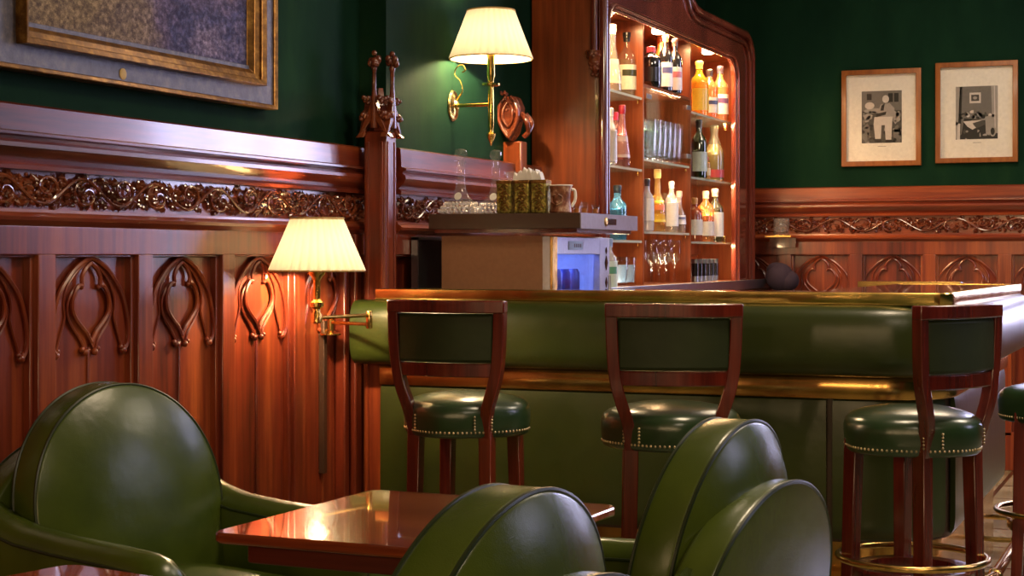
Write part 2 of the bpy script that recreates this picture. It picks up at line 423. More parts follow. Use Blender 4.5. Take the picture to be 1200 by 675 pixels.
# rails, stiles and gothic tracery of the panels
SP = .468
Y0 = on_x(106, 301, XL)[1]-.022
arch_half = {
 'outer': [(0, 0), (-.040, -.014), (-.078, -.035), (-.108, -.060), (-.138, -.090), (-.158, -.122), (-.174, -.168), (-.182, -.212), (-.178, -.248), (-.163, -.270)],
 'inner': [(0, -.008), (-.052, -.034), (-.092, -.068), (-.116, -.106), (-.120, -.138), (-.116, -.165), (-.124, -.192), (-.138, -.222), (-.150, -.250), (-.158, -.268)],
 'tear': [(0, -.016), (-.026, -.032), (-.044, -.058), (-.042, -.078), (-.060, -.082), (-.078, -.102), (-.088, -.132), (-.080, -.162), (-.052, -.190), (-.022, -.214), (0, -.242)],
 'mid': [(-.062, -.082), (-.090, -.108), (-.104, -.140), (-.100, -.168), (-.082, -.195), (-.056, -.220), (-.036, -.243), (-.027, -.265)]}
def tracery(fn):
    mb = MB()
    for sgn in (1, -1):
        for kk, rr in (('outer', .0072), ('inner', .0045), ('tear', .0068), ('mid', .0045)):
            pts = smooth_pts([(x*sgn, z, 0) for x, z in arch_half[kk]], 4)
            d = {'outer': .018, 'inner': .012, 'tear': .018, 'mid': .012}[kk]
            mb.tube([fn(p.x, p.y, d) for p in pts], rr, 6)
        # web between the ribs
        o = smooth_pts([(x*sgn, z, 0) for x, z in arch_half['outer']], 3); t = smooth_pts([(x*sgn, z, 0) for x, z in arch_half['inner']], 3)
        n = min(len(o), len(t))
        vs = [fn(o[i*(len(o)-1)//(n-1)].x, o[i*(len(o)-1)//(n-1)].y, .014) for i in range(n)]+[fn(t[i*(len(t)-1)//(n-1)].x, t[i*(len(t)-1)//(n-1)].y, .010) for i in range(n)]
        mb.add(vs, [(i, i+1, i+1+n, i+n) for i in range(n-1)])
        tt = smooth_pts([(x*sgn, z, 0) for x, z in arch_half['tear'][3:]], 3); mm = smooth_pts([(x*sgn, z, 0) for x, z in arch_half['mid']], 3)
        n = 12
        vs = [fn(tt[i*(len(tt)-1)//(n-1)].x, tt[i*(len(tt)-1)//(n-1)].y, .015) for i in range(n)]+[fn(mm[i*(len(mm)-1)//(n-1)].x, mm[i*(len(mm)-1)//(n-1)].y, .010) for i in range(n)]
        mb.add(vs, [(i, i+1, i+1+n, i+n) for i in range(n-1)])
        for cx, cz, r in ((-.160, -.272, .013), (-.168, -.262, .009), (-.150, -.262, .008), (-.022, -.270, .011), (-.038, -.262, .008), (-.040, -.084, .008)):
            p = fn(cx*sgn, cz, .014); mb.ball(p, r, 8, 5)
    return mb
def panels(name_fn, centers, fn, lo, hi, m, vis, stw=.075, hx=.3):
    # fn(w, z, d)
    mb = MB()
    def bx(w0, w1, z0, z1, d0, d1):
        a = fn(w0, z0, d0); b = fn(w1, z1, d1)
        mb.box(min(a[0], b[0]), max(a[0], b[0]), min(a[1], b[1]), max(a[1], b[1]), z0, z1)
    bx(lo, hi, 1.243, 1.322, 0, .045); bx(lo, hi, 1.236, 1.245, 0, .030)
    bx(lo, hi, 0, .22, 0, .045)
    for c in centers:
        for s in (-SP/2,):
            w = c+s
            if lo < w-stw/2 and w+stw/2 < hi: bx(w-stw/2, w+stw/2, .2, 1.245, 0, .045); bx(w-stw/2-.014, w+stw/2+.014, .2, 1.245, 0, .028)
    o = trim([(0, 0), (.001, 0), (.001, .01), (0, .01)], BY, XR-.02, XR-.01, m) if False else None
    global k
    k += 1
    ob = struct(mb.build('trim_%d' % k, m, bevel=.003, sharp=30))
    for c in centers:
        if lo+SP*.35 < c < hi-hx and vis[0] < c < vis[1]:
            tracery(lambda x, z, d, c=c: fn(c+x, 1.236+z, d)).build('tracery', m, ob, sharp=50)
            r = MB(); a = fn(c-.006, .22, 0); b = fn(c+.006, .98, .012)
            r.box(min(a[0], b[0]), max(a[0], b[0]), min(a[1], b[1]), max(a[1], b[1]), .22, .975).build('mullion', m, ob, bevel=.003)
    return ob
fnL = lambda w, z, d: (XL+d, w, z)
fnS = lambda w, z, d: (XS+d, w, z)
fnB = lambda w, z, d: (w, YB-d, z)
M['wzd'] = M['wz']
panels('', [Y0+SP*i for i in range(-15, 4)], fnL, YF, YS, M['wz'], (3.2, 6), hx=.25)
panels('', [YS+.25+SP*i for i in range(0, 10)], fnS, YS, YB, M['wz'], (20, 21))
XB0 = on_y(1047, 300, YB)[0]; XB1 = on_y(1134, 300, YB)[0]
SPL = SP; SP = XB1-XB0
panels('', [XB0+SP*i for i in range(-3, 16)], fnB, XS, XR, M['wz'], (-3, -.3))
SP = SPL
# panel backs are wood too
k += 1; struct(MB().box(XL+.0005, XL+.006, YF, YS-.001, 0, 1.5).build('trim_%d' % k, M['wz']))
k += 1; struct(MB().box(XS+.0005, XS+.006, YS-.006, YB-.001, 0, 1.5).build('trim_%d' % k, M['wz']))
k += 1; struct(MB().box(XL+.001, XS+.02, YS-.006, YS+.0, 0, 1.6).build('trim_%d' % k, M['wz'], bevel=.003))
k += 1; struct(MB().box(XS+.006, XR, YB-.006, YB-.0005, 0, 1.5).build('trim_%d' % k, M['wz']))
# vertical strips of the wall beside the post
k += 1
st = MB()
for y0, y1, d in ((5.565, 5.595, .05), (5.605, 5.63, .035), (5.64, 5.69, .055), (5.70, 5.72, .035), (5.73, 5.776, .05)):
    st.box(XL+.006, XL+d, y0, y1, .0, 1.32)
struct(st.build('trim_%d' % k, M['wz'], bevel=.006))

# ------------------------------------------------------------------ carved newel post
def crocket(mb, c, r, rnd):
    for q in range(7):
        a = 2*PI*q/7+rnd.random(); rr = r*.62
        mb.ball((c[0]+rr*math.cos(a)*.9, c[1]+rr*math.sin(a)*.9, c[2]+rnd.uniform(-.5, .5)*r), r*rnd.uniform(.36, .55), 7, 5, (1, 1, rnd.uniform(.8, 1.3)))
    mb.ball(c, r*.6, 8, 6)
post = thing('carved_post', 'tall square carved mahogany post with leafy twin finials at the left end of the bar', 'post', (-2.8225, 5.6815, 0))
h = .0455
ps = MB().box(-h, h, -h, h, 0, 1.70)
ps.box(-h-.006, h+.006, -h-.006, h+.006, 0, .3)
ps.build('shaft', M['wz'], post, bevel=.008)
rb = MB()
for s in (-1, 1):
    rb.box(s*h*.62-.006, s*h*.62+.006, -h-.004, -h+.001, .3, 1.66)
    rb.box(h-.001, h+.004, s*h*.62-.006, s*h*.62+.006, .3, 1.66)
rb.build('flute', M['wz'], post, bevel=.002)
rnd = random.Random(5)
for (dx, dy) in ((0, -1), (1, 0), (0, 1), (-1, 0)):
    g = MB()
    # gable with curved sides, standing on one face
    prof = [(-h-.028, -.03), (-h-.010, -.010), (-.026, .055), (-.010, .10), (0, .13), (.010, .10), (.026, .055), (h+.010, -.010), (h+.028, -.03), (h+.012, -.028), (.0, .045), (-h-.012, -.028)]
    f = (lambda u, v, w, dx=dx, dy=dy: (dx*w+(u if dx == 0 else 0), dy*w+(u if dy == 0 else 0), 1.705+v))
    g.prism(prof, f, h*.75, h+.014)
    g.build('gable', M['carve'], post, bevel=.002)
    if (dx, dy) not in ((0, -1), (1, 0)): continue
    g = MB(); cx, cy = dx*(h+.004), dy*(h+.004)
    g.lathe([(.016, -.12), (.012, -.02), (.008, .03), (.008, .09), (.013, .10), (.007, .11)], (cx, cy, 1.83), 10)
    crocket(g, (cx, cy, 1.955), .027, rnd); g.ball((cx, cy, 1.985), .011, 8, 6)
    g.build('finial', M['carve'], post, sharp=60)
    for s in (-1, 1):
        for (u, v, r) in ((.038, .050, .023), (.034, .108, .021)):
            g = MB(); q = f(u*s, v, h+.006); crocket(g, q, r, rnd)
            g.build('crocket', M['carve'], post, sharp=60)
core = MB().lathe([(.05, 0), (.045, .05), (.02, .1), (.012, .16)], (0, 0, 1.70), 4)
core.build('cap', M['wz'], post)

# ------------------------------------------------------------------ oil painting
pt = thing('oil_painting', 'large oil painting in a silvered and gilt frame hanging on the left green wall', 'painting', (XL, 4.335, 2.3))
def rect_frame(mb, y0, y1, z0, z1, w, x0, x1, x2=None):
    # mitred frame in a plane of constant x; outer edge depth x1, inner edge depth x2
    x2 = x1 if x2 is None else x2
    o = [(y0, z0), (y1, z0), (y1, z1), (y0, z1)]; i = [(y0+w, z0+w), (y1-w, z0+w), (y1-w, z1-w), (y0+w, z1-w)]
    vs = [(x0, a, b) for a, b in o]+[(x1, a, b) for a, b in o]+[(x2, a, b) for a, b in i]+[(x0, a, b) for a, b in i]
    fs = []
    for q in range(4):
        r = (q+1) % 4
        fs += [(q, r, r+4, q+4), (q+4, r+4, r+8, q+8), (q+8, r+8, r+12, q+12), (q+12, r+12, r, q)]
    mb.add(vs, fs)
yy, zz = .725, .56
fm = MB(); rect_frame(fm, -yy, yy, -zz, zz, .13, .002, .045, .035); fm.build('outer_frame', M['silver'], pt, bevel=.002)
fm = MB(); rect_frame(fm, -yy-.006, yy+.006, -zz-.006, zz+.006, .016, .002, .058, .050); fm.build('edge_moulding', M['gilt'], pt, bevel=.004)
fm = MB(); rect_frame(fm, -yy+.098, yy-.098, -zz+.065, zz-.065, .02, .03, .075, .065)
rect_frame(fm, -yy+.116, yy-.116, -zz+.083, zz-.083, .022, .03, .058, .048); rect_frame(fm, -yy+.136, yy-.136, -zz+.103, zz-.103, .022, .03, .046, .030)
fm.build('inner_moulding', M['gilt'], pt, bevel=.003)
MB().box(.012, .028, -yy+.14, yy-.14, -zz+.11, zz-.11).build('canvas', M['canvas'], pt)
o = MB().lathe([(.017, 0), (.017, .002), (.013, .004)], (0, 0, 0), 20).build('medallion', M['trimc'], pt, (.043, -.15, -zz+.03)); o.rotation_euler = (0, PI/2, 0)

# ------------------------------------------------------------------ lamps
def pleated(mb, r0, r1, hgt, np=30, thick=.0015):
    seg = np*4; vs = []; fs = []; rows = 8
    for i in range(rows+1):
        t = i/rows; r = r0+(r1-r0)*t
        for q in range(seg):
            a = 2*PI*q/seg; rr = r+0.0075*math.sin(a*np)*(r/r0)*(1-.5*t)
            vs.append((rr*math.cos(a), rr*math.sin(a), hgt*t))
    for i in range(rows):
        for q in range(seg):
            q2 = (q+1) % seg; fs.append((i*seg+q, i*seg+q2, (i+1)*seg+q2, (i+1)*seg+q))
    mb.add(vs, fs)
def shade(parent, c, r0, r1, hgt):
    mb = MB(); pleated(mb, r0, r1, hgt); sh = mb.build('lamp_shade', M['shade'], parent, c, sharp=80)
    for r, z in ((r0+.002, 0), (r1+.002, hgt)):
        t = MB().tube([(r*math.cos(a), r*math.sin(a), z) for a in [2*PI*q/48 for q in range(48)]], .0035, 6, True)
        t.build('trim_band', M['trimc'], sh)
    MB().ball((0, 0, 0), .026, 14, 10, (1, 1, 1.3)).build('bulb', emit('bulb_glow', (1, .72, .38), 4), parent, (c[0], c[1], c[2]+hgt*.62))
def lamp_light(loc, w, r=.03, col=(1, .71, .40)):
    l = bpy.data.lights.new('lamp', 'POINT'); l.energy = w; l.color = col; l.shadow_soft_size = r
    o = bpy.data.objects.new('lamp_light', l); o.location = loc; COL.objects.link(o)
b = on_x(530, 124, XS)
s1 = thing('wall_lamp', 'gilt wall sconce with lit cream shade high on the green wall', 'lamp', b)
ax = .172
o = MB().lathe([(.046, 0), (.050, .004), (.046, .010), (.036, .012), (.030, .016), (.018, .018), (.012, .026)], (0, 0, 0), 28).build('back_plate', M['gold'], s1); o.rotation_euler = (0, PI/2, 0); o.scale = (1.3, 1, 1)
MB().tube([(0.01, 0, 0), (.05, 0, 0), (ax, 0, 0)], [.010, .0075, .0075], 10).build('arm', M['gold'], s1)
cw = smooth_pts([(.02, 0, .02), (.045, 0, .06), (.035, 0, .10), (.012, 0, .125), (.018, 0, .155), (.045, 0, .165), (.058, 0, .145), (.045, 0, .135)], 6)
MB().tube(cw, .0028, 6).build('scroll', M['gold'], s1)
st = MB().lathe([(.002, -.168), (.006, -.155), (.016, -.135), (.019, -.12), (.010, -.112), (.009, -.10), (.012, -.09), (.012, .03), (.010, .072), (.037, .076), (.038, .084), (.010, .084), (.012, .10), (.017, .12), (.015, .19), (.018, .20), (.018, .215)], (ax, 0, 0), 20)
st.build('candle_stem', M['gold'], s1)
zb = .185
shade(s1, (ax, 0, zb), .165, .095, .195)
lamp_light((b[0]+ax, b[1], b[2]+zb+.05), 30, .025)
# lower swing-arm lamp
elb = (-2.70, 5.35); mnt = (XL+.05, 5.452); stm = (-2.75, 5.06)
s2 = thing('wall_lamp', 'brass swing-arm wall lamp with lit pleated cream shade in front of the carved panels', 'lamp', (mnt[0], mnt[1], .955))
def rel(p, z): return (p[0]-mnt[0], p[1]-mnt[1], z-.955)
MB().lathe([(.038, 0), (.038, .005), (.020, .010), (.012, .016), (.012, .055), (.016, .058), (.016, .064)], (0, 0, 0), 20).build('mount', M['brass'], s2)
MB().box(-.043, -.02, -.012, .012, -.50, .05).build('wall_plate', M['dark'], s2, bevel=.002)
MB().box(-.03, .0, -.006, .006, .0, .02).build('bracket', M['brass'], s2, bevel=.002)
MB().tube([rel(mnt, 1.0), rel(elb, 1.0)], .0065, 8).build('lower_arm', M['brass'], s2)
MB().lathe([(.010, 0), (.012, .004), (.012, .058), (.010, .062)], rel(elb, .985), 14).build('elbow', M['brass'], s2)
MB().tube([rel(elb, 1.032), rel(stm, 1.032)], .0065, 8).build('upper_arm', M['brass'], s2)
MB().lathe([(.008, 0), (.018, .004), (.018, .03), (.012, .04), (.012, .05), (.023, .058), (.023, .072), (.012, .082), (.012, .145), (.016, .155), (.028, .168), (.030, .180), (.018, .182)], rel(stm, 1.012), 18).build('stem', M['brass'], s2)
shade(s2, rel(stm, 1.19), .157, .087, .175)
lamp_light((stm[0], stm[1], 1.232), 25, .025)

# ------------------------------------------------------------------ carved console post by the cabinet
cx, cy = -2.80, 6.965
cp = thing('carved_console', 'short mahogany post topped by a carved scrolled leaf between wall lamp and drinks cabinet', 'post', (cx, cy, 0))
MB().box(-.044, .044, -.035, .035, 0, 1.74).build('shaft', M['cab'], cp, bevel=.006)
g = MB(); g.prism([(-.052, .14), (-.05, .10), (-.03, .03), (0, -.01), (.03, .03), (.05, .10), (.052, .14), (.03, .19), (-.03, .19)], lambda u, v, w: (u, -w, 1.745+v), .0, .075)
g.build('console_block', M['carve'], cp, bevel=.012)
g = MB(); rnd = random.Random(9)
for s in (-1, 1):
    g.tube(smooth_pts([(s*.01, -.08, 1.93), (s*.035, -.085, 1.90), (s*.045, -.085, 1.85), (s*.03, -.082, 1.80), (0, -.08, 1.755)]), .009, 8)
    g.tube(smooth_pts([(s*.008, -.08, 1.90), (s*.022, -.088, 1.87), (s*.02, -.088, 1.83), (0, -.082, 1.80)]), .007, 8)
    g.tube(smooth_pts([(.05, -.02+s*.02, 1.86), (.075, -.02+s*.03, 1.82), (.07, -.02, 1.78), (.05, -.02, 1.76)]), .012, 8)
for q in range(9): crocket(g, (rnd.uniform(-.03, .05), -.07, rnd.uniform(1.86, 1.95)), .014, rnd)
g.build('leaf_carving', M['carve'], cp, sharp=60)

# ------------------------------------------------------------------ drinks cabinet
CX0, CX1, CY0, CY1 = XS+.008, -2.50, 7.262, 9.99
cab = thing('drinks_cabinet', 'tall illuminated mahogany drinks cabinet with arched moulded crown behind the bar', 'cabinet', (0, 0, 0))
CZ = 2.52
MB().box(CX0, CX1-.03, CY0, CY0+.03, 0, CZ).build('side_panel', M['cab'], cab, bevel=.002)
MB().box(CX0, CX1-.03, CY1-.03, CY1, 0, CZ).build('side_panel', M['cab'], cab, bevel=.002)
MB().box(CX0, CX0+.015, CY0+.03, CY1-.03, 1.09, CZ).build('back_panel', M['cab'], cab)
MB().box(CX0, CX1-.03, CY0+.03, CY1-.03, 2.40, 2.43).build('top_panel', M['cab'], cab)
OY0, OY1, OZ0, OZ1 = 7.335, 9.66, 1.06, 2.375
# front frame with rounded opening and ogee pediment
def frame_outline():
    pc = 8.40
    right = [(CY1, OZ0), (CY1, 2.42), (CY1-.02, 2.47), (CY1-.07, 2.515), (CY1-.14, 2.54), (8.86, 2.54), (8.76, 2.55), (8.68, 2.58), (8.62, 2.64), (8.59, 2.72), (8.55, 2.80), (8.48, 2.86), (pc, 2.90)]
    left = [(2*pc-y, z) for y, z in right[::-1][1:-4]]
    left = [(max(y, CY0+.14), z) for y, z in left]+[(CY0+.07, 2.515), (CY0+.02, 2.47), (CY0, 2.42), (CY0, OZ0)]
    return right+left
def opening():
    r = .13; pts = [(OY1, OZ0)]
    for q in range(7): a = PI/2*q/6; pts.append((OY1-r+r*math.cos(a), OZ1-r+r*math.sin(a)))
    for q in range(7): a = PI/2+PI/2*q/6; pts.append((OY0+r+r*math.cos(a), OZ1-r+r*math.sin(a)))
    pts.append((OY0, OZ0)); return pts
import bmesh
def plate_with_hole(outer, inner, x0, x1, name, m, parent):
    bm = bmesh.new()
    def loop(pts, x): return [bm.verts.new((x, a, b)) for a, b in pts]
    for x in (x0, x1):
        o = loop(outer, x); i = loop(inner, x)
        es = [bm.edges.new((o[q], o[q+1])) for q in range(len(o)-1)]+[bm.edges.new((i[q], i[q+1])) for q in range(len(i)-1)]
        es += [bm.edges.new((o[0], i[0])), bm.edges.new((o[-1], i[-1]))]
        bmesh.ops.triangle_fill(bm, use_beauty=True, edges=es)
        if x == x0: O0, I0 = o, i
    for a, b in ((O0, o), (I0, i)):
        for q in range(len(a)-1): bm.faces.new((a[q], a[q+1], b[q+1], b[q]))
    bmesh.ops.recalc_face_normals(bm, faces=bm.faces)
    me = bpy.data.meshes.new(name); bm.to_mesh(me); bm.free(); me.materials.append(m)
    ob = bpy.data.objects.new(name, me); COL.objects.link(ob); ob.parent = parent; return ob
outl = frame_outline(); opn = opening()
plate_with_hole(outl, opn, CX1-.03, CX1, 'front_frame', M['cabd'], cab)
mb = MB()
out_y = [Vector((CX1+.012, a, b)) for a, b in outl]
mb.tube([Vector((CX1+.008, a, b)) for a, b in outl], .022, 8, up=(1, 0, 0))
mb.tube([Vector((CX1+.006, a*1.0+(8.5-a)*.028, b-.050 if b > 2 else b)) for a, b in outl], .013, 8, up=(1, 0, 0))
mb.build('crown_moulding', M['cabd'], cab, sharp=60)
mb = MB(); mb.tube([Vector((CX1+.006, a+(.012 if a > 8.5 else -.012), b+(.012 if b > 2 else 0))) for a, b in opn], .013, 8, up=(1, 0, 0))
mb.tube([Vector((CX1-.004, a-(.008 if a > 8.5 else -.008), b-(.006 if b > 2 else 0))) for a, b in opn], .010, 8, up=(1, 0, 0))
mb.build('opening_moulding', M['cabd'], cab, sharp=60)
mb = MB().box(CX1, CX1+.012, 8.28, 8.50, 2.60, 2.80); mb.build('crest_panel', M['frame'], cab, bevel=.01)
for dy, sgn in ((CY0, -1), (CY1, 1)):
    mb = MB(); rnd = random.Random(11)
    for q in range(16):
        zz_ = rnd.uniform(0, 1); r = .036*(1-zz_*.7)
        a = rnd.random()*6.28
        mb.ball((CX1-.03+r*math.cos(a)*.8, dy+sgn*(.010+abs(r*math.sin(a))*.6), 2.155-zz_*.11), .013*(1.2-zz_*.5), 7, 5)
    mb.lathe([(.004, 0), (.020, .03), (.03, .07), (.036, .10), (.038, .115)], (CX1-.03, dy+sgn*.006, 2.045), 10)
    mb.build('leaf_corbel', M['carve'], cab, sharp=60)
    MB().lathe([(.018, 0), (.018, .36)], (CX1-.03, dy+sgn*.010, 2.16), 10).build('colonnette', M['cabd'], cab)
DV = [8.05, 8.89]
for y in DV: MB().box(CX0+.015, CX1-.055, y, y+.018, 1.09, 2.40).build('divider', M['cab'], cab, bevel=.001)
BAYS = [(CY0+.03, 8.05), (8.068, 8.89), (8.908, CY1-.03)]
SH = [[2.018, 1.664, 1.313], [2.09, 1.72, 1.36], [2.02, 1.666, 1.315]]
for bi, (y0, y1) in enumerate(BAYS):
    for si, z in enumerate(SH[bi]):
        if bi == 1 and si == 0: MB().box(CX0+.015, CX1-.06, y0, y1, z-.018, z).build('shelf', M['cab'], cab, bevel=.001)
        else:
            MB().box(CX0+.015, CX1-.06, y0+.002, y1-.002, z-.012, z).build('shelf', M['shelfglass'], cab)['label'] = 'glass shelf'
            for yq in (y0+.006, y1-.006): MB().lathe([(.005, 0), (.005, .03)], (CX1-.08, yq, z-.03), 8).build('shelf_pin', M['brass'], cab)
MB().box(CX0+.015, CX1-.03, CY0+.03, CY1-.03, 1.07, 1.094).build('bottom_panel', M['cab'], cab)
for y in (8.10, 8.47):
    MB().box(CX1-.056, CX1-.050, y, y+.41, 1.732, 2.072).build('glass_door', M['glass'], cab)['label'] = 'clear sliding glass door'
for y, z in ((8.83, 2.03), (8.83, 1.77), (8.12, 2.03)):
    MB().box(CX1-.05, CX1-.044, y-.04, y+.04, z-.012, z+.012).build('hinge', M['steel'], cab, bevel=.001)
for y, z in ((9.58, 1.33), (9.60, 1.98)): MB().box(CX1-.06, CX1-.045, y, y+.03, z-.02, z+.02).build('lock', M['brass'], cab, bevel=.002)
for (y0, y1) in BAYS:
    c = ((CX0+CX1)/2, (y0+y1)/2)
    MB().lathe([(.028, 0), (.034, .006), (.034, .012)], (c[0]+.06, c[1], 2.386), 16).build('downlight', emit('downlight_glow', (1, .7, .4), 20), cab)

def area(loc, rot, sx, sy, w, col, name='area'):
    l = bpy.data.lights.new(name, 'AREA'); l.shape = 'RECTANGLE'; l.size = sx; l.size_y = sy; l.energy = w; l.color = col
    o = bpy.data.objects.new(name, l); o.location = loc; o.rotation_euler = rot; COL.objects.link(o); return o
for bi, (y0, y1) in enumerate(BAYS):
    area((CX1-.10, (y0+y1)/2, 2.38), (0, math.radians(-14), 0), .10, .45, (5, 9, 12)[bi], (1, .58, .26), 'cabinet_strip')
    for z in SH[bi][1:]+[SH[bi][0]]:
        area((CX1-.065, (y0+y1)/2, z-.022), (0, math.radians(-35), 0), .012, .5, (1.1, 1.8, 2.8)[bi], (1, .62, .30), 'shelf_light')
        area((CX1-.075, (y0+y1)/2, z-.20), (0, math.radians(160), 0), .012, .5, (1.0, 1.5, 1.8)[bi], (1, .72, .45), 'shelf_light')  # added upward light in mid-air to brighten the shelf undersides

# ------------------------------------------------------------------ back counter, fridge and drawer box
bc = thing('back_counter', 'low back counter with steel edge trough running beneath the drinks cabinet', 'counter', (0, 0, 0))
MB().box(CX1+.034, -2.43, 6.96, YB-.05, 0, 1.045).build('body', M['dark'], bc, bevel=.003)
MB().box(CX1+.034, -2.415, 6.96, YB-.05, 1.045, 1.062).build('tray', M['steel'], bc, bevel=.002)
MB().box(-2.425, -2.410, 6.96, YB-.05, 1.045, 1.098).build('edge', M['steel'], bc, bevel=.002)
MB().box(CX1+.034, -2.41, YB-.065, YB-.05, 1.045, 1.098).build('edge', M['steel'], bc, bevel=.002)

fr = thing('glass_door_fridge', 'small bar fridge with blue lit glass door standing under the dark drawer box', 'fridge', (-2.469, 6.285, 0))
x0, x1, y0, y1 = -.221, .221, -.345, .345
MB().box(x0, x1-.03, y0, y0+.02, 0, 1.315).build('side_panel', M['brownp'], fr, bevel=.001)
MB().box(x0, x1-.03, y1-.02, y1, 0, 1.315).build('side_panel', M['white'], fr, bevel=.001)
MB().box(x0, x0+.02, y0+.02, y1-.02, 0, 1.315).build('back_panel', M['white'], fr)
MB().box(x0+.02, x1-.03, y0+.02, y1-.02, 1.29, 1.315).build('top_panel', M['white'], fr)
MB().box(x0+.02, x1-.03, y0+.02, y1-.02, 0, .5).build('base', M['white'], fr)
MB().box(x0+.02, x1-.06, y0+.02, y1-.02, .86, .868).build('shelf', M['glass'], fr)
MB().box(x0+.02, x1-.06, y0+.02, y1-.02, 1.06, 1.066).build('shelf', M['glass'], fr)
MB().box(x1-.03, x1-.024, y0+.05, y1-.05, .5, 1.29).build('door_glass', glass('blue_glass', (.75, .82, 1.0)), fr)
df = MB()
rf = [(y0, .46), (y1, .46), (y1, 1.312), (y0, 1.312)]
df.box(x1-.03, x1, y0, y0+.07, .46, 1.312); df.box(x1-.03, x1, y1-.12, y1, .46, 1.312); df.box(x1-.03, x1, y0+.07, y1-.12, 1.245, 1.312); df.box(x1-.03, x1, y0+.07, y1-.12, .46, .5)
M['fdoor'] = plain('satin_steel_door', (.50, .52, .62), .3, .6)
dd = df.build('door_frame', M['fdoor'], fr, bevel=.002)
MB().box(x1, x1+.012, y0-.001, y0+.05, .46, 1.312).build('edge_strip', M['brass'], dd, bevel=.002)
hd = MB().tube([(x1+.03, y1-.09, .95), (x1+.03, y1-.09, 1.16)], .007, 8); hd.tube([(x1, y1-.09, 1.10), (x1+.03, y1-.09, 1.10)], .005, 8)
hd.build('handle', M['steel'], dd)
lb = MB().box(x1, x1+.002, y0+.20, y0+.36, 1.262, 1.296).build('badge', plain('pale_blue_badge', (.45, .65, .75), .4), dd)
dg = MB()
for q in range(4): dg.box(x1+.002, x1+.003, y0+.26+q*.022, y0+.272+q*.022, 1.272, 1.286)
dg.build('badge_marks', M['dark'], dd)
mk = MB()
for zc_, s in ((1.26, .014), (1.21, .03), (1.13, .022), (1.07, .02)):
    mk.prism([(-s*.55, 0), (0, -s), (s*.55, 0), (0, s)], lambda u, v, w, zc_=zc_: (w, y1-.045+u, zc_+v), x1+.0, x1+.003)
mk.build('door_marks', M['black'], dd)
area((-2.46, 6.28, 1.285), (0, 0, 0), .25, .5, 2.0, (.22, .32, 1.0), 'fridge_light')
for q, (yy_, c) in enumerate(((6.03, (.65, .6, .8)), (6.14, (.12, .2, .5)), (6.24, (.3, .35, .6)), (6.34, (.1, .15, .4)), (6.44, (.25, .35, .65)))):
    t = thing('can', ('pale pink can on the left of the blue fridge shelf', 'dark blue can second from the left in the fridge', 'grey blue can in the middle of the fridge', 'navy can right of the middle in the fridge', 'light blue can at the right end of the fridge shelf')[q], 'can', (-2.34, yy_, 1.067 if q else .868))
    MB().lathe([(.024, 0), (.029, .008), (.029, .105), (.022, .115), (.022, .12)], (0, 0, 0), 16).build('can_body', plain('can_paint%d' % q, c, .3, .4), t)
    MB().lathe([(.0205, .1201), (.019, .121)], (0, 0, 0), 16).build('can_lid', M['steel'], t)

db = thing('drawer_box', 'flat dark wooden drawer box with brass lock lying on top of the fridge', 'drawer box', (-2.418, 6.2375, 1.326))
MB().box(-.308, .304, -.3375, .3375, .014, .072).build('body', M['dark'], db, bevel=.002)
MB().box(-.290, .285, -.32, .32, .0, .014).build('base', M['cabd'], db)
MB().box(.304, .308, -.3375, .3375, .014, .072).build('end_sheen', plain('window_sheen_end', (.33, .31, .42), .22, .0, coat=.8), db)  # window reflection on the end face put into its lavender grey
o = MB().lathe([(.016, 0), (.018, .003), (.014, .006), (.008, .007)], (0, 0, 0), 20).build('lock', M['brass'], db, (.308, -.06, .043)); o.rotation_euler = (0, PI/2, 0)
MB().box(.308, .312, -.05, .06, .032, .056).build('keyhole_plate', M['black'], db, bevel=.002)
dk = thing('dark_glass_panel', 'dark glass splash panel on the wall between carved post and fridge', 'panel', (XS+.07, 6.02, .8))
MB().box(-.02, .0, -.12, .20, .1, .50).build('glass_sheet', M['black'], dk, bevel=.003)
mb = MB(); mb.box(-.021, .006, -.126, -.116, .1, .51); mb.box(-.021, .006, .196, .206, .1, .51); mb.box(-.021, .006, -.126, .206, .50, .512)
mb.build('metal_frame', M['steel'], dk)

# --------------- objects on the drawer box (top at z = 1.405)
ZT = 1.3985
def dec(px, rough_y, label, hgt=.265):
    p = on_y(px, 200, rough_y)
    t = thing('decanter', label, 'decanter', (p[0], p[1], ZT), group='crystal decanters on the drawer box')
    s = hgt/.265
    prof = [(.02, 0), (.078, .002), (.084, .010), (.080, .022), (.060, .040), (.038, .062), (.024, .090), (.018, .120), (.016, .170), (.017, .195), (.024, .204), (.024, .208), (.012, .206)]
    MB().lathe([(r*s, z*s) for r, z in prof], (0, 0, 0), 32).build('decanter_body', M['crystal'], t)
    cut = MB()
    for q in range(26):
        a = 2*PI*q/26
        for j in range(3):
            rr = (.083, .074, .060)[j]*s; zz_ = (.012, .026, .041)[j]*s; aa = a+j*.12
            cut.ball((rr*math.cos(aa), rr*math.sin(aa), zz_), .0075*s, 5, 3)
    cut.build('cut_pattern', M['crystal_cut'], t, sharp=1)
    MB().lathe([(.009, -.022), (.011, .0), (.012, .004), (.020, .012), (.025, .024), (.024, .036), (.016, .043), (.004, .045)], (0, 0, .208*s), 20).build('stopper', M['crystal'], t, sharp=10)
    o = MB().lathe([(.014, 0), (.014, .003)], (0, 0, 0), 20).build('disc_label', M['white'], t, (.025*s*.2, -.034*s-.004, .068*s)); o.rotation_euler = (math.radians(58), 0, .1); o.scale = (1, 1.2, 1)
dec(540, 6.02, 'wide based crystal decanter with glass stopper, nearer the carved post')
dec(581, 6.14, 'crystal decanter with glass stopper standing against the green gold tins')
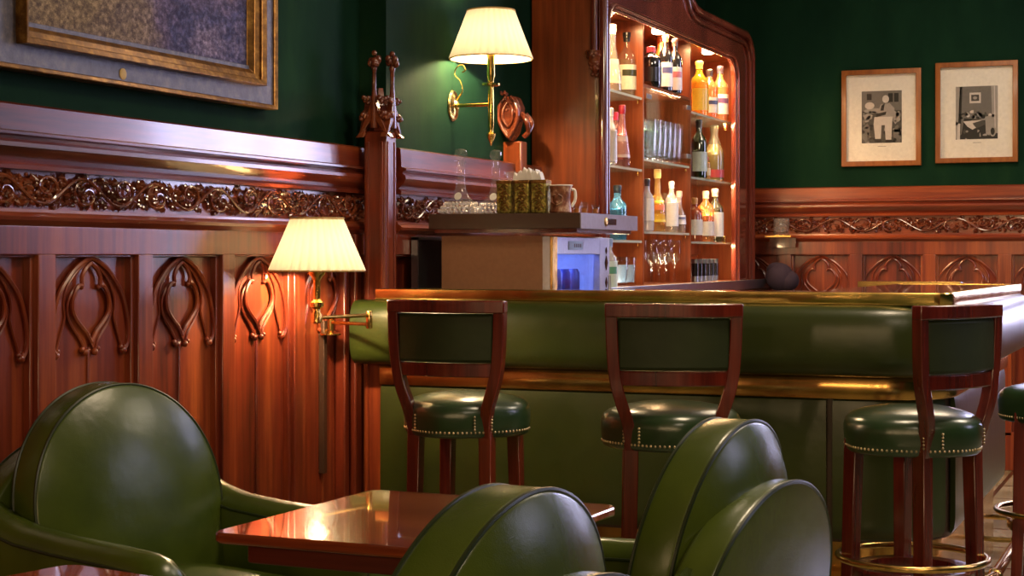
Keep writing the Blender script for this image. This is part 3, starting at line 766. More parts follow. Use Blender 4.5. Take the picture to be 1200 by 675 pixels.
for q, px in enumerate((594, 614.5, 634)):
    p = on_y(px, 230, 6.0)
    lab = ('green and gold embossed tin beside the decanter, leftmost of the tins', 'green and gold embossed tin holding white napkins, middle of the row', 'green and gold embossed tin next to the brown tankard')[q]
    t = thing('embossed_tin', lab, 'tin', (p[0], p[1], ZT), .03*q, 'embossed tins on the drawer box')
    MB().box(-.030, .030, -.035, .035, 0, .122).build('tin_body', M['tin'], t, bevel=.006)
    MB().box(-.031, .031, -.036, .036, .112, .126).build('rim', M['gilt'], t, bevel=.003)
    em = MB(); rnd = random.Random(q)
    for j in range(11):
        z = .014+j*.0088; x = .010*math.sin(j*1.3)
        em.tube(smooth_pts([(x-.014, -.0358, z), (x, -.0372, z+.008), (x+.014, -.0358, z-.002)], 3), .0022, 5); em.ball((-x, -.036, z), .004, 6, 4)
    em.build('embossing', M['gilt'], t)
p = on_y(603, 200, 6.16)
t = thing('crystal_goblet', 'small cut crystal goblet rising behind the tins', 'goblet', (p[0]-.005, p[1], ZT))
MB().lathe([(.03, 0), (.030, .004), (.006, .012), (.005, .085), (.012, .10), (.020, .115), (.034, .150), (.038, .168), (.034, .168), (.016, .115)], (0, 0, 0), 12, cap=False).build('goblet_glass', M['crystal'], t, sharp=10)
p = on_y(620, 205, 6.005)
t = thing('napkin_stack', 'crumpled white paper napkins sticking up from the tins', 'napkins', (p[0], p[1]-.002, ZT+.127))
nb = MB(); rnd = random.Random(2)
for q in range(12):
    x = -.045+.09*q/11; hh = .026+.022*math.sin(PI*q/11)+rnd.uniform(-.004, .004)
    a = rnd.uniform(-.4, .4); dxx = .013
    pts = [(x-dxx, -.02, 0), (x+dxx, -.02, 0), (x+rnd.uniform(-.01, .01), -.018+a*.01, hh), (x-dxx, .02, 0), (x+dxx, .02, 0), (x+rnd.uniform(-.012, .012), .018, hh*.9)]
    nb.add(pts, [(0, 1, 2), (3, 5, 4), (0, 2, 5, 3), (1, 4, 5, 2), (0, 3, 4, 1)])
nb.build('folded_paper', M['paper'], t, sharp=5)
p = on_y(657, 235, 6.0)
t = thing('tankard', 'brown carved tankard with pale rim at the end of the tin row', 'tankard', (p[0], p[1], ZT))
MB().lathe([(.038, 0), (.042, .006), (.040, .02), (.037, .05), (.039, .085), (.043, .100), (.043, .106), (.037, .106), (.036, .06)], (0, 0, 0), 26, cap=True).build('tankard_body', M['mugm'], t)
MB().tube([(.043*math.cos(a), .043*math.sin(a), .104) for a in [2*PI*q/28 for q in range(28)]], .003, 6, True).build('rim', M['white'], t)
MB().tube(smooth_pts([(.036, .018, .09), (.047, .026, .085), (.048, .026, .05), (.036, .018, .025)]), .006, 8).build('handle', M['white'], t)
em = MB()
for s in (-1, 1): em.tube(smooth_pts([(0, -.042, .03), (s*.018, -.040, .04), (s*.020, -.039, .06), (s*.006, -.043, .07)]), .004, 6)
em.ball((0, -.041, .04), .008, 8, 6); em.build('relief', M['mugm'], t)
for q, px in enumerate((676, 685, 698)):
    p = on_y(px, 245, 6.12+q*.05)
    t = thing('shot_glass', ('small amber shot glass next to the tankard', 'taller clear shot glass between two shorter ones', 'small clear shot glass nearest the drawer lock')[q], 'glass', (p[0], p[1], ZT), group='shot glasses on the drawer box')
    MB().lathe([(.012, 0), (.013, .004), (.015, .036+.01*(q == 1)), (.0135, .036+.01*(q == 1)), (.011, .008)], (0, 0, 0), 14).build('shot_glass_body', M['glass'], t)
    MB().lathe([(.0105, .006), (.012, .022)], (0, 0, 0), 14).build('drink', plain('amber_drink%d' % q, (.5, .16, .03), .2), t)

# ------------------------------------------------------------------ bottles
_mc = {}
def cm(c, rough=.3, metal=0):
    kk = (c, rough, metal)
    if kk not in _mc: _mc[kk] = plain('paint_%d' % len(_mc), c, rough, metal, coat=.3 if not metal else 0)
    return _mc[kk]
SHP = {  # radius/height profiles for unit height and unit radius
 'wine': [(.85, 0), (1, .02), (1, .60), (.85, .68), (.48, .75), (.38, .80), (.36, .93), (.42, .935), (.42, .97), (.36, 1)],
 'champ': [(.85, 0), (1, .02), (1, .45), (.92, .56), (.62, .68), (.40, .78), (.35, .90), (.44, .92), (.44, .96), (.36, 1)],
 'gin': [(.9, 0), (1, .02), (1, .58), (.92, .66), (.5, .74), (.38, .78), (.38, .92), (.44, .925), (.42, 1)],
 'whisky': [(.92, 0), (1, .015), (1, .62), (.9, .70), (.55, .76), (.36, .80), (.34, .93), (.4, .935), (.38, 1)],
 'round': [(.8, 0), (1, .06), (1, .30), (.9, .44), (.55, .56), (.40, .64), (.36, .88), (.44, .89), (.42, 1)],
 'cone': [(.9, 0), (1, .03), (.95, .25), (.72, .45), (.48, .62), (.38, .72), (.35, .90), (.42, .91), (.38, 1)],
 'squat': [(.9, 0), (1, .05), (1, .62), (.9, .74), (.5, .80), (.42, .85), (.42, 1)]}
def bottle(loc, shp, h, r, gc, op, liq, lab, cap, name='bottle', label='', lz=(.15, .5), lab2=None, group=None):
    t = thing(name, label, 'bottle', loc, group=group)
    P_ = SHP[shp]; pr = [(a*r, z*h) for a, z in P_]
    MB().lathe(pr, (0, 0, 0), 24).build('bottle_glass', gm(gc, op), t)
    capz = .86 if shp != 'champ' else .66
    if liq:
        MB().lathe([(a*r*.93, max(z*h, .003)) for a, z in P_ if z < .64], (0, 0, 0), 20).build('liquid', gm(liq, .12), t)
    def rad(z):
        for (a, z0), (b, z1) in zip(P_, P_[1:]):
            if z0 <= z <= z1: return (a+(b-a)*(z-z0)/(z1-z0+1e-9))*r
        return P_[-1][0]*r
    if cap:
        zs = [capz+(1.0-capz)*q/5 for q in range(6)]
        MB().lathe([(rad(z)+.0015, z*h) for z in zs]+[(rad(1)*.8, h+.002)], (0, 0, 0), 18).build('cap', cm(cap), t)
    if lab:
        # the label wraps the front of the bottle (towards the room)
        def wrap(z0, z1, c, nm, hw=1.2):
            n = 14; vs = []; a0 = -PI*.30
            for z in (z0, z1):
                for q in range(n+1):
                    a = a0-hw+2*hw*q/n; rr = rad(z)+.0012; vs.append((rr*math.cos(a), rr*math.sin(a), z*h))
            return MB().add(vs, [(q, q+1, q+n+2, q+n+1) for q in range(n)]).build(nm, cm(c), t)
        wl_ = wrap(lz[0], lz[1], lab, 'label')
        if lab2:
            n = 14; vs = []; hw = .8; a0 = -PI*.30
            za, zb_ = lz[0]+(lz[1]-lz[0])*.55, lz[0]+(lz[1]-lz[0])*.8
            for z in (za, zb_):
                for q in range(n+1):
                    a = a0-hw+2*hw*q/n; rr = rad(z)+.002; vs.append((rr*math.cos(a), rr*math.sin(a), z*h))
            MB().add(vs, [(q, q+1, q+n+2, q+n+1) for q in range(n)]).build('label_band', cm(lab2), wl_)
    return t
CLR = (.92, .94, .93); AMB = (.80, .36, .05); GRN = (.012, .02, .008); BLK = (.01, .01, .012); WHT = (.78, .75, .70)
YEL = (.75, .42, .03)
def at(px, z, X=-2.64):
    p = on_x(px, 0, X); return (p[0], p[1], z+.0005)
G1, G2, G3 = 'bottles in the left bay of the drinks cabinet', 'bottles in the middle bay of the drinks cabinet', 'bottles in the right bay of the drinks cabinet'
a0, a1, a2 = SH[0]; b0, b1, b2 = SH[1]; c0, c1, c2 = SH[2]
bottle(at(717.5, a0), 'cone', .335, .046, CLR, .12, (.7, .65, .4), (.72, .70, .48), (.8, .8, .78), label='clear bottle with cream label at the left end of the top left shelf', group=G1)
bottle(at(735, a0), 'gin', .325, .050, (.86, .86, .78), .05, (.75, .65, .35), (.72, .74, .60), (.02, .02, .02), label='square shouldered clear bottle with black stopper on the top left shelf', lz=(.12, .5), lab2=(.05, .06, .03), group=G1)
bottle(at(721, a1), 'whisky', .27, .038, (.35, .08, .05), .35, (.2, .03, .02), WHT, (.4, .02, .05), label='dark red bottle with white label on the second left shelf', group=G1)
bottle(at(729, a1, -2.58), 'cone', .295, .040, (.80, .45, .40), .12, (.5, .12, .08), (.55, .42, .42), (.22, .01, .02), label='clear rosy bottle with red cap on the second left shelf', group=G1)
bottle(at(716, a1, -2.55), 'wine', .26, .028, CLR, .3, None, WHT, WHT, label='slim white bottle half hidden by the cabinet frame on the second left shelf', lz=(.05, .6), group=G1)
bottle(at(723.5, a2, -2.60), 'gin', .262, .046, (.20, .55, .78), .2, (.08, .40, .65), (.18, .45, .60), (.015, .02, .03), label='pale blue gin bottle with dark cap on the third left shelf', lz=(.15, .45), lab2=(.75, .75, .75), group=G1)
bottle(at(763, b0, -2.60), 'squat', .21, .052, BLK, .95, None, (.03, .03, .035), (.45, .05, .08), label='squat black bottle on the middle top shelf beside the divider', group=G2)
bottle(at(774, b0, -2.66), 'champ', .31, .044, GRN, .9, None, (.35, .22, .05), (.55, .12, .03), label='champagne bottle with red and gold foil on the middle top shelf', group=G2)
bottle(at(780, b0, -2.585), 'wine', .30, .037, BLK, .92, None, (.72, .72, .76), (.35, .28, .10), label='black wine bottle with white and blue label on the middle top shelf', lz=(.08, .5), lab2=(.08, .09, .25), group=G2)
bottle(at(791, b0, -2.575), 'wine', .29, .037, BLK, .92, None, (.75, .70, .70), (.05, .03, .03), label='dark wine bottle with white and pink label, rightmost on the middle top shelf', lz=(.06, .48), lab2=(.5, .15, .18), group=G2)
bottle(at(758.5, b2, -2.56), 'wine', .26, .034, (.7, .72, .8), .5, None, (.62, .64, .75), (.05, .05, .08), label='silver white bottle behind the divider on the third middle shelf', lz=(.2, .62), group=G2)
bottle(at(770.5, b2, -2.62), 'round', .325, .042, (.85, .62, .25), .1, (.80, .50, .12), (.80, .62, .06), (.55, .38, .12), label='tall bottle with yellow label and gold neck on the third middle shelf', lz=(.16, .50), lab2=(.7, .2, .05), group=G2)
bottle(at(780, b2, -2.70), 'whisky', .29, .036, (.85, .6, .4), .2, AMB, (.7, .6, .5), (.7, .4, .1), label='amber bottle behind the white labelled ones on the third middle shelf', group=G2)
bottle(at(787, b2, -2.60), 'wine', .27, .036, (.85, .82, .8), .2, (.6, .35, .2), (.74, .74, .78), (.80, .74, .66), label='clear bottle with white cap and pale label on the third middle shelf', lz=(.12, .58), group=G2)
bottle(at(796, b2, -2.58), 'round', .22, .036, (.85, .75, .7), .2, (.5, .3, .2), (.72, .70, .72), (.6, .5, .4), label='shorter bottle with round badge, rightmost on the third middle shelf', lz=(.2, .42), lab2=(.1, .1, .2), group=G2)
bottle(at(819.5, c0, -2.62), 'wine', .31, .052, (.85, .5, .05), .35, (.9, .5, .03), (.80, .52, .05), (.75, .45, .1), label='bright yellow bottle on the top right shelf beside the divider', lz=(.1, .5), group=G3)
bottle(at(831.5, c0, -2.60), 'whisky', .275, .048, (.8, .5, .2), .2, AMB, (.7, .68, .62), (.03, .02, .02), label='amber whisky bottle with black cap in the middle of the top right shelf', lz=(.1, .42), lab2=(.05, .06, .15), group=G3)
bottle(at(844, c0, -2.60), 'wine', .32, .048, (.85, .55, .25), .2, (.75, .3, .05), (.80, .78, .76), (.05, .04, .06), label='tall amber bottle with large white label on the top right shelf', lz=(.12, .48), lab2=(.15, .08, .2), group=G3)
bottle(at(819, c1, -2.60), 'wine', .33, .046, GRN, .93, None, (.45, .55, .52), (.02, .02, .02), label='dark green wine bottle with pale green label on the second right shelf', lz=(.12, .45), group=G3)
bottle(at(837, c1, -2.60), 'champ', .32, .055, (.20, .15, .06), .9, None, (.45, .05, .06), (.10, .08, .05), label='fat sparkling wine bottle with gold body and red label on the second right shelf', lz=(.06, .20), group=G3)
bottle(at(828.5, c1, -2.56), 'squat', .12, .020, (.7, .4, .15), .5, None, (.7, .55, .3), (.4, .05, .03), label='miniature bottle between the two large wine bottles', group=G3)
bottle(at(814, c2, -2.60), 'whisky', .24, .044, (.5, .12, .05), .5, (.3, .05, .02), WHT, (.6, .3, .1), label='red amber bottle half behind the divider on the third right shelf', group=G3)
bottle(at(827, c2, -2.60), 'whisky', .285, .048, (.85, .5, .2), .2, AMB, (.72, .70, .68), (.75, .60, .45), label='amber whisky bottle with copper cap on the third right shelf', lz=(.12, .40), group=G3)
bottle(at(838, c2, -2.57), 'wine', .30, .048, (.06, .05, .02), .85, None, (.80, .80, .78), (.78, .68, .55), label='dark bottle with white label and white cap on the third right shelf', lz=(.10, .56), group=G3)
bottle(at(714, 1.064, -2.455), 'gin', .25, .036, (.8, .85, .9), .3, (.5, .65, .8), (.6, .72, .65), (.25, .35, .6), label='clear bottle with blue and green label beside the fridge handle', lz=(.1, .6), lab2=(.1, .3, .2))
# glasses
def glassware(kind, loc, sc=1.0):
    mb = MB()
    if kind == 'tumbler': pr = [(.026, 0), (.030, .002), (.034, .05), (.036, .105), (.034, .105), (.028, .012), (.001, .010)]
    elif kind == 'flute': pr = [(.028, 0), (.028, .003), (.005, .008), (.004, .08), (.012, .10), (.024, .14), (.026, .20), (.023, .26), (.021, .26), (.023, .20), (.018, .13), (.002, .105)]
    elif kind == 'wine': pr = [(.034, 0), (.034, .003), (.006, .008), (.0045, .09), (.012, .10), (.034, .13), (.042, .17), (.036, .235), (.0345, .235), (.040, .17), (.030, .13), (.002, .105)]
    elif kind == 'snifter': pr = [(.03, 0), (.03, .003), (.006, .008), (.005, .04), (.02, .05), (.038, .08), (.036, .115), (.026, .145), (.024, .145), (.034, .11), (.034, .08), (.002, .055)]
    return mb.lathe([(r*sc, z*sc) for r, z in pr], (0, 0, 0), 20, cap=False)
gproto = {}
def glass_item(kind, loc, name, label, group, sc=1):
    kk = (kind, sc)
    if kk not in gproto:
        o = glassware(kind, loc, sc).build(name, M['glass']); gproto[kk] = o
    else:
        o = gproto[kk].copy(); o.name = name; COL.objects.link(o)
    o.location = loc; tag(o, label, 'glass', group); return o
n = 0
for j, X in enumerate((-2.58, -2.65, -2.72, -2.79)):
    for i in range(6):
        y = 8.16+i*.088+(j % 2)*.03
        glass_item('snifter' if j % 2 else 'tumbler', (X, y, b1+.0005), 'stacked_glass' if False else 'drinking_glass', 'clear cut glass in the dense group behind the glass doors of the middle bay', 'glasses behind the glass doors', 1.45 if j % 2 else 1.9)
for i, (px, X) in enumerate(((763, -2.58), (772, -2.62), (780, -2.58), (790, -2.60))):
    p = at(px, 1.0945, X)
    glass_item('wine', p, 'wine_glass', ('stemmed wine glass beside the divider at the bottom of the middle bay', 'stemmed wine glass second from the divider at the bottom of the middle bay', 'stemmed wine glass third from the divider at the bottom of the middle bay', 'stemmed wine glass standing rightmost at the bottom of the middle bay')[i], 'wine glasses at the bottom of the middle bay', .95)
for i, (px, X) in enumerate(((725, -2.57), (734, -2.57))):
    p = at(px, 1.0945, X)
    o = glass_item('tumbler', p, 'highball_glass', ('tall tumbler of water at the bottom of the left bay, beside the frame', 'tall tumbler of water at the bottom of the left bay, beside the divider')[i], 'tall tumblers at the bottom of the left bay', 1.32)
    MB().lathe([(.038, .015), (.044, .10)], (0, 0, 0), 18).build('water', gm((.45, .58, .78), .3), o)
for i in range(6):
    p = at(814.5+i*4.6, 1.0945, -2.57)
    t = thing('steel_shot_cup', 'slim dark steel cup in the close row at the bottom of the right bay', 'cup', p, group='steel cups at the bottom of the right bay')
    MB().lathe([(.020, 0), (.020, .04), (.021, .118), (.024, .124), (.020, .124), (.018, .01)], (0, 0, 0), 16).build('cup_body', M['steel'], t)
    MB().lathe([(.0206, .03), (.0212, .10)], (0, 0, 0), 16).build('dark_sleeve', M['black'], t)
# little shelf with a glass on the back wall
sh = thing('wall_shelf', 'small pale shelf in the corner right of the drinks cabinet', 'shelf', (-2.36, YB-.12, 1.345))
MB().box(-.06, .10, -.10, .05, 0, .014).build('board', M['brass'], sh, bevel=.002)
MB().box(-.06, .10, .035, .05, -.06, 0).build('bracket', M['cabd'], sh, bevel=.002)
p = (-2.33, YB-.16, 1.3595)
t = thing('square_tumbler', 'chunky crystal tumbler on the small corner shelf', 'glass', p)
MB().lathe([(.040, 0), (.048, .006), (.050, .10), (.046, .10), (.040, .02), (.002, .018)], (0, 0, 0), 8, cap=False).build('tumbler_glass', M['crystal'], t, sharp=10)

t = thing('cloth_bundle', 'dark violet cloth bundle at the far end of the steel edged counter', 'cloth', (-2.33, 10.02, 1.02))
cb = MB(); cb.ball((0, 0, .09), .085, 16, 12, (1, .8, 1.0)); cb.ball((.05, .0, .07), .07, 12, 8, (1, .8, .9)); cb.ball((-.02, .0, .13), .06, 12, 8, (1, .8, .8)); cb.build('folded_cloth', plain('violet_cloth', (.02, .010, .03), .9, bump=.5, bscale=15), t, sharp=80)
# ------------------------------------------------------------------ the bar
BY0 = 5.60; BX1 = -.78
def bar_path(r, x0, yend, off=0):
    pts = [(x0+ (BX1-r-x0)*q/8, BY0, 0, -1) for q in range(9)]
    for q in range(1, 12):
        a = -PI/2+PI/2*q/12; pts.append((BX1-r+r*math.cos(a), BY0+r+r*math.sin(a), math.cos(a), math.sin(a)))
    pts += [(BX1, BY0+r+(yend-BY0-r)*q/8, 1, 0) for q in range(9)]
    return pts
bar = thing('bar_counter', 'long curved bar front with green leather armrest and brass bands', 'bar', (0, 0, 0))
cu = [(0, .845), (.03, .846)]
for q in range(21):
    a = -PI/2+PI*q/20; ca, sa = math.cos(a), math.sin(a)
    cu.append((.035+.085*max(ca, 0)**.55, .964+.1165*math.copysign(abs(sa)**.75, sa)))
cu += [(.03, 1.079), (0, 1.078)]
MB().sweep(bar_path(.22, -2.846, 7.45), cu).build('padded_armrest', M['leather_bar'], bar, sharp=50)
MB().sweep(bar_path(.22, -2.772, 7.42), [(0, .772), (.022, .772), (.026, .78), (.026, .838), (.022, .844), (0, .844)]).build('brass_band', M['brass_band'], bar)
full = bar_path(.30, -2.772, 7.40)
pf = [(0, .31), (.004, .31), (.014, .325), (.018, .36), (.018, .74), (.014, .765), (.004, .772), (0, .772)]
def cut(path, f0, f1):
    # part of a path between arc lengths
    out = []; s = 0
    for i, p in enumerate(path):
        if i: s += math.hypot(p[0]-path[i-1][0], p[1]-path[i-1][1])
        if f0 <= s <= f1: out.append(p)
    return out
def dense(path, step=.02):
    out = []
    for i in range(len(path)-1):
        a, b = path[i], path[i+1]; d = math.hypot(b[0]-a[0], b[1]-a[1]); n = max(1, int(d/step))
        for q in range(n):
            t = q/n; v = [a[j]+(b[j]-a[j])*t for j in range(4)]; l = math.hypot(v[2], v[3]) or 1
            out.append((v[0], v[1], v[2]/l, v[3]/l))
    out.append(path[-1]); return out
dn = dense(full)
xs974 = on_y(974, 500, BY0)[0]+2.772
tot = sum(math.hypot(dn[i][0]-dn[i-1][0], dn[i][1]-dn[i-1][1]) for i in range(1, len(dn)))
for f0, f1 in ((0, xs974), (xs974+.006, xs974+.42), (xs974+.46, tot)):
    MB().sweep(cut(dn, f0, f1), pf).build('leather_panel', M['leather_bar'], bar)
MB().sweep([(x-nx*.012, y-ny*.012, nx, ny) for x, y, nx, ny in full], [(-.02, .30), (.008, .30), (.008, .78), (-.02, .78)]).build('carcass', M['dark'], bar)
MB().sweep([(x-nx*.05, y-ny*.05, nx, ny) for x, y, nx, ny in full], [(-.02, 0), (.02, 0), (.02, .305), (-.02, .305)]).build('plinth', M['brass_band'], bar)
rail = [(x+nx*.14, y+ny*.14, .17) for x, y, nx, ny in full]
MB().tube(rail, .019, 12).build('foot_rail', M['brass'], bar)
for i in (2, 6, 10, 16, 20, 24, 27):
    if i < len(full):
        x, y, nx, ny = full[i]
        b_ = MB().tube([(x-nx*.03, y-ny*.03, .17), (x+nx*.14, y+ny*.14, .17)], .010, 8); b_.ball((x+nx*.14, y+ny*.14, .17), .026, 10, 8)
        b_.build('rail_bracket', M['brass'], bar)
# interior wall of the bar (hidden body)
MB().box(-2.75, BX1-.36, BY0+.09, BY0+.27, .0, 1.06).build('body', M['dark'], bar)
MB().box(BX1-.42, BX1-.10, BY0+.34, 7.36, .0, 1.06).build('body', M['dark'], bar)

top = thing('bar_worktop', 'glossy dark bar top with a polished brass edge turning the corner', 'worktop', (0, 0, 0))
TY, TX = 5.548, -.742
r = .05
pts = [(-2.772, TY)]
pts += [(TX-r+r*math.cos(-PI/2+PI/2*q/5), TY+r+r*math.sin(-PI/2+PI/2*q/5)) for q in range(6)]
pts += [(-.706, 7.40), (-1.20, 7.40), (-1.24, 5.885), (-2.772, 5.885)]
MB().prism(pts, lambda u, v, w: (u, v, w), 1.082, 1.119).build('top_slab', M['topwood'], top, bevel=.002)
edge = []
for i in range(8):
    a, b = pts[max(i-1, 0)], pts[min(i+1, 7)]
    dx, dy = b[0]-a[0], b[1]-a[1]; l = math.hypot(dx, dy); edge.append((pts[i][0], pts[i][1], dy/l, -dx/l))
MB().sweep(edge, [(-.03, 1.0805), (.006, 1.0805), (.008, 1.084), (.008, 1.118), (.005, 1.1215), (-.03, 1.1215)]).build('brass_edge', M['brass_top'], top, sharp=30)
MB().sweep([(-.70, 7.402, 0, 1), (-1.20, 7.402, 0, 1)], [(-.03, 1.0805), (.006, 1.0805), (.008, 1.118), (.005, 1.1215), (-.03, 1.1215)]).build('brass_edge', M['brass_top'], top)
p = on_y(1007, 330, 8.0)
ft = thing('rear_counter', 'short far counter with brass edged top behind the bar corner', 'counter', (0, 0, 0))
MB().box(p[0], -1.02, 8.0, 8.45, 1.088, 1.117).build('counter_top', M['topwood'], ft, bevel=.002)
MB().box(p[0]-.006, -1.02, 7.992, 8.0, 1.086, 1.119).build('brass_edge', M['brass_top'], ft, bevel=.001)
MB().box(p[0]+.03, -1.04, 8.03, 8.42, 0, 1.088).build('cabinet_body', M['dark'], ft)

# ------------------------------------------------------------------ bar stools
def make_stool():
    t = thing('bar_stool', 'x', 'bar stool', (0, 0, 0))
    W = M['stool']
    for sx in (-1, 1):
        MB().tube([(sx*.120, .120, .70), (sx*.128, .128, .32), (sx*.14, .140, 0)], [1.05, .95, .8], sq=(.042, .042), up=(0, 1, 0)).build('leg', W, t, bevel=.003)
        MB().tube([(sx*.123, -.123, .70), (sx*.129, -.130, .32), (sx*.14, -.145, 0)], [1.05, .95, .8], sq=(.042, .042), up=(0, 1, 0)).build('leg', W, t, bevel=.003)
        pst = smooth_pts([(sx*.123, -.123, .64), (sx*.126, -.136, .70), (sx*.138, -.150, .76), (sx*.158, -.156, .82), (sx*.172, -.156, .88), (sx*.180, -.158, .96), (sx*.184, -.160, 1.075)], 4)
        MB().tube(pst, 1, sq=(.036, .034), up=(0, 1, 0)).build('back_post', W, t, bevel=.003)
    def bowed(z0, z1, thick, hw, ymid, yend, nm, m, bev=.004, over=0):
        vs = []; n = 14; fs = []
        for q in range(n+1):
            x = -hw+2*hw*q/n; y = yend+(ymid-yend)*(1-(x/hw)**2)
            for (dy, z) in ((-thick/2, z0), (thick/2, z0), (thick/2, z1), (-thick/2, z1)): vs.append((x, y+dy, z))
        for q in range(n):
            for j in range(4): fs.append((q*4+j, q*4+(j+1) % 4, q*4+4+(j+1) % 4, q*4+4+j))
        fs += [(3, 2, 1, 0), (n*4, n*4+1, n*4+2, n*4+3)]
        return MB().add(vs, fs).build(nm, m, t, bevel=bev)
    bowed(1.060, 1.100, .034, .203, -.192, -.160, 'top_rail', W)
    bowed(.858, .902, .028, .160, -.184, -.154, 'lower_rail', W)
    bowed(.904, 1.058, .030, .166, -.188, -.157, 'back_pad', M['leather_dark'], .010)
    # seat
    prof = []
    vs = []; fs = []; seg = 48
    rows = [(.192, .665), (.200, .672), (.204, .70), (.206, .725), (.205, .745), (.198, .762), (.182, .775), (.15, .786), (.10, .796), (.04, .801)]
    for r_, z in rows:
        for q in range(seg):
            a = 2*PI*q/seg
            k_ = 1+.035*math.cos(4*a+PI)*-1
            vs.append((r_*math.cos(a)*k_, r_*math.sin(a)*k_, z))
    for i in range(len(rows)-1):
        for q in range(seg): fs.append((i*seg+q, i*seg+(q+1) % seg, (i+1)*seg+(q+1) % seg, (i+1)*seg+q))
    fs += [tuple(range(seg))[::-1], tuple(range((len(rows)-1)*seg, len(rows)*seg))]
    MB().add(vs, fs).build('seat', M['leather_seat'], t, sharp=60)
    nl = MB()
    for q in range(92):
        a = 2*PI*q/92; rr = .201*(1+.035*math.cos(4*a))
        nl.ball((rr*math.cos(a), rr*math.sin(a), .683), .0042, 6, 4)
    for sx in (-1, 1):
        for off in (-.021, .023):
            for j in range(5):
                x = sx*.125+off; nl.ball((x, -math.sqrt(max(.2045**2-x*x, 0))-.001, .693+j*.010), .0042, 6, 4)
    nl.build('nail_trim', M['nail'], t, sharp=80)
    MB().lathe([(.13, 0), (.178, 0), (.182, .006), (.182, .034), (.176, .040), (.13, .040), (.128, .02), (.13, 0)], (0, 0, .285), 40, cap=False).build('stretcher_ring', W, t)
    MB().tube([(.216*math.cos(a), .216*math.sin(a), .350) for a in [2*PI*q/56 for q in range(56)]], .0105, 10, True).build('foot_ring', M['brass'], t)
    for q in range(4):
        a = PI/4+q*PI/2
        MB().tube([(.19*math.cos(a), .19*math.sin(a), .325), (.216*math.cos(a), .216*math.sin(a), .350)], .006, 6).build('ring_bracket', M['brass'], t)
    return t
stool = make_stool()
al = math.atan2(SA, CA)
spots = [(547, 5.56, 0.0, 'bar stool with green leather back at the left end of the bar'),
         (786, 5.18, al-.04, 'bar stool in the middle of the bar, partly hidden by a leather armchair'),
         (1069, 5.05, al+math.radians(41), 'bar stool with turned seat at the bar corner, brass foot ring in full view'),
         (1243, 5.95, math.radians(90), 'bar stool cut by the right edge of the picture beside the bar end')]
for i, (px, z, rz, lab) in enumerate(spots):
    s = stool if i == 0 else copy_tree(stool)
    x, y = px_z(px, z); s.location = (x, y, 0); s.rotation_euler.z = rz
    tag(s, lab, 'bar stool', 'green leather bar stools along the bar')

# ------------------------------------------------------------------ armchairs
def dome_rows(hw, zs, zt, z0, n=40, pw=1.0):
    # outline of a dome-shaped back in (x, z), counter-clockwise from bottom right
    pts = [(hw*.93, z0), (hw*.98, z0+(zs-z0)*.5)]
    for q in range(n+1):
        a = PI*q/n; pts.append((hw*math.copysign(abs(math.cos(a))**pw, math.cos(a)), zs+(zt-zs)*math.sin(a)**pw))
    pts += [(-hw*.98, z0+(zs-z0)*.5), (-hw*.93, z0)]
    return pts
def slab(outline, yf, yb, bf, bb, lean, zpiv, zc):
    n = len(outline); mb = MB(); vs = []
    cxz = (0, zc)
    def pt_(p, s, y):
        x = p[0]*s; z = cxz[1]+(p[1]-cxz[1])*s
        return (x, y-(z-zpiv)*lean, z)
    rings = []
    for s in (.0, .2, .4, .58, .74, .86, .94, .98, 1.0):
        y = yf+bf*(1-s**2.6); rings.append((s, y))
    rings += [(1.012, yf-.012), (1.012, yb+.012)]
    for s in (1.0, .98, .94, .86, .74, .58, .4, .2, .0):
        y = yb-bb*(1-s**2.6); rings.append((s, y))
    for s, y in rings:
        for p in outline: vs.append(pt_(p, max(s, .002), y))
    fs = []
    for i in range(len(rings)-1):
        for q in range(n): fs.append((i*n+q, i*n+(q+1) % n, (i+1)*n+(q+1) % n, (i+1)*n+q))
    mb.add(vs, fs)
    pf_ = [pt_(p, 1.005, yf-.002) for p in outline]; pb_ = [pt_(p, 1.005, yb+.002) for p in outline]
    return mb, pf_, pb_
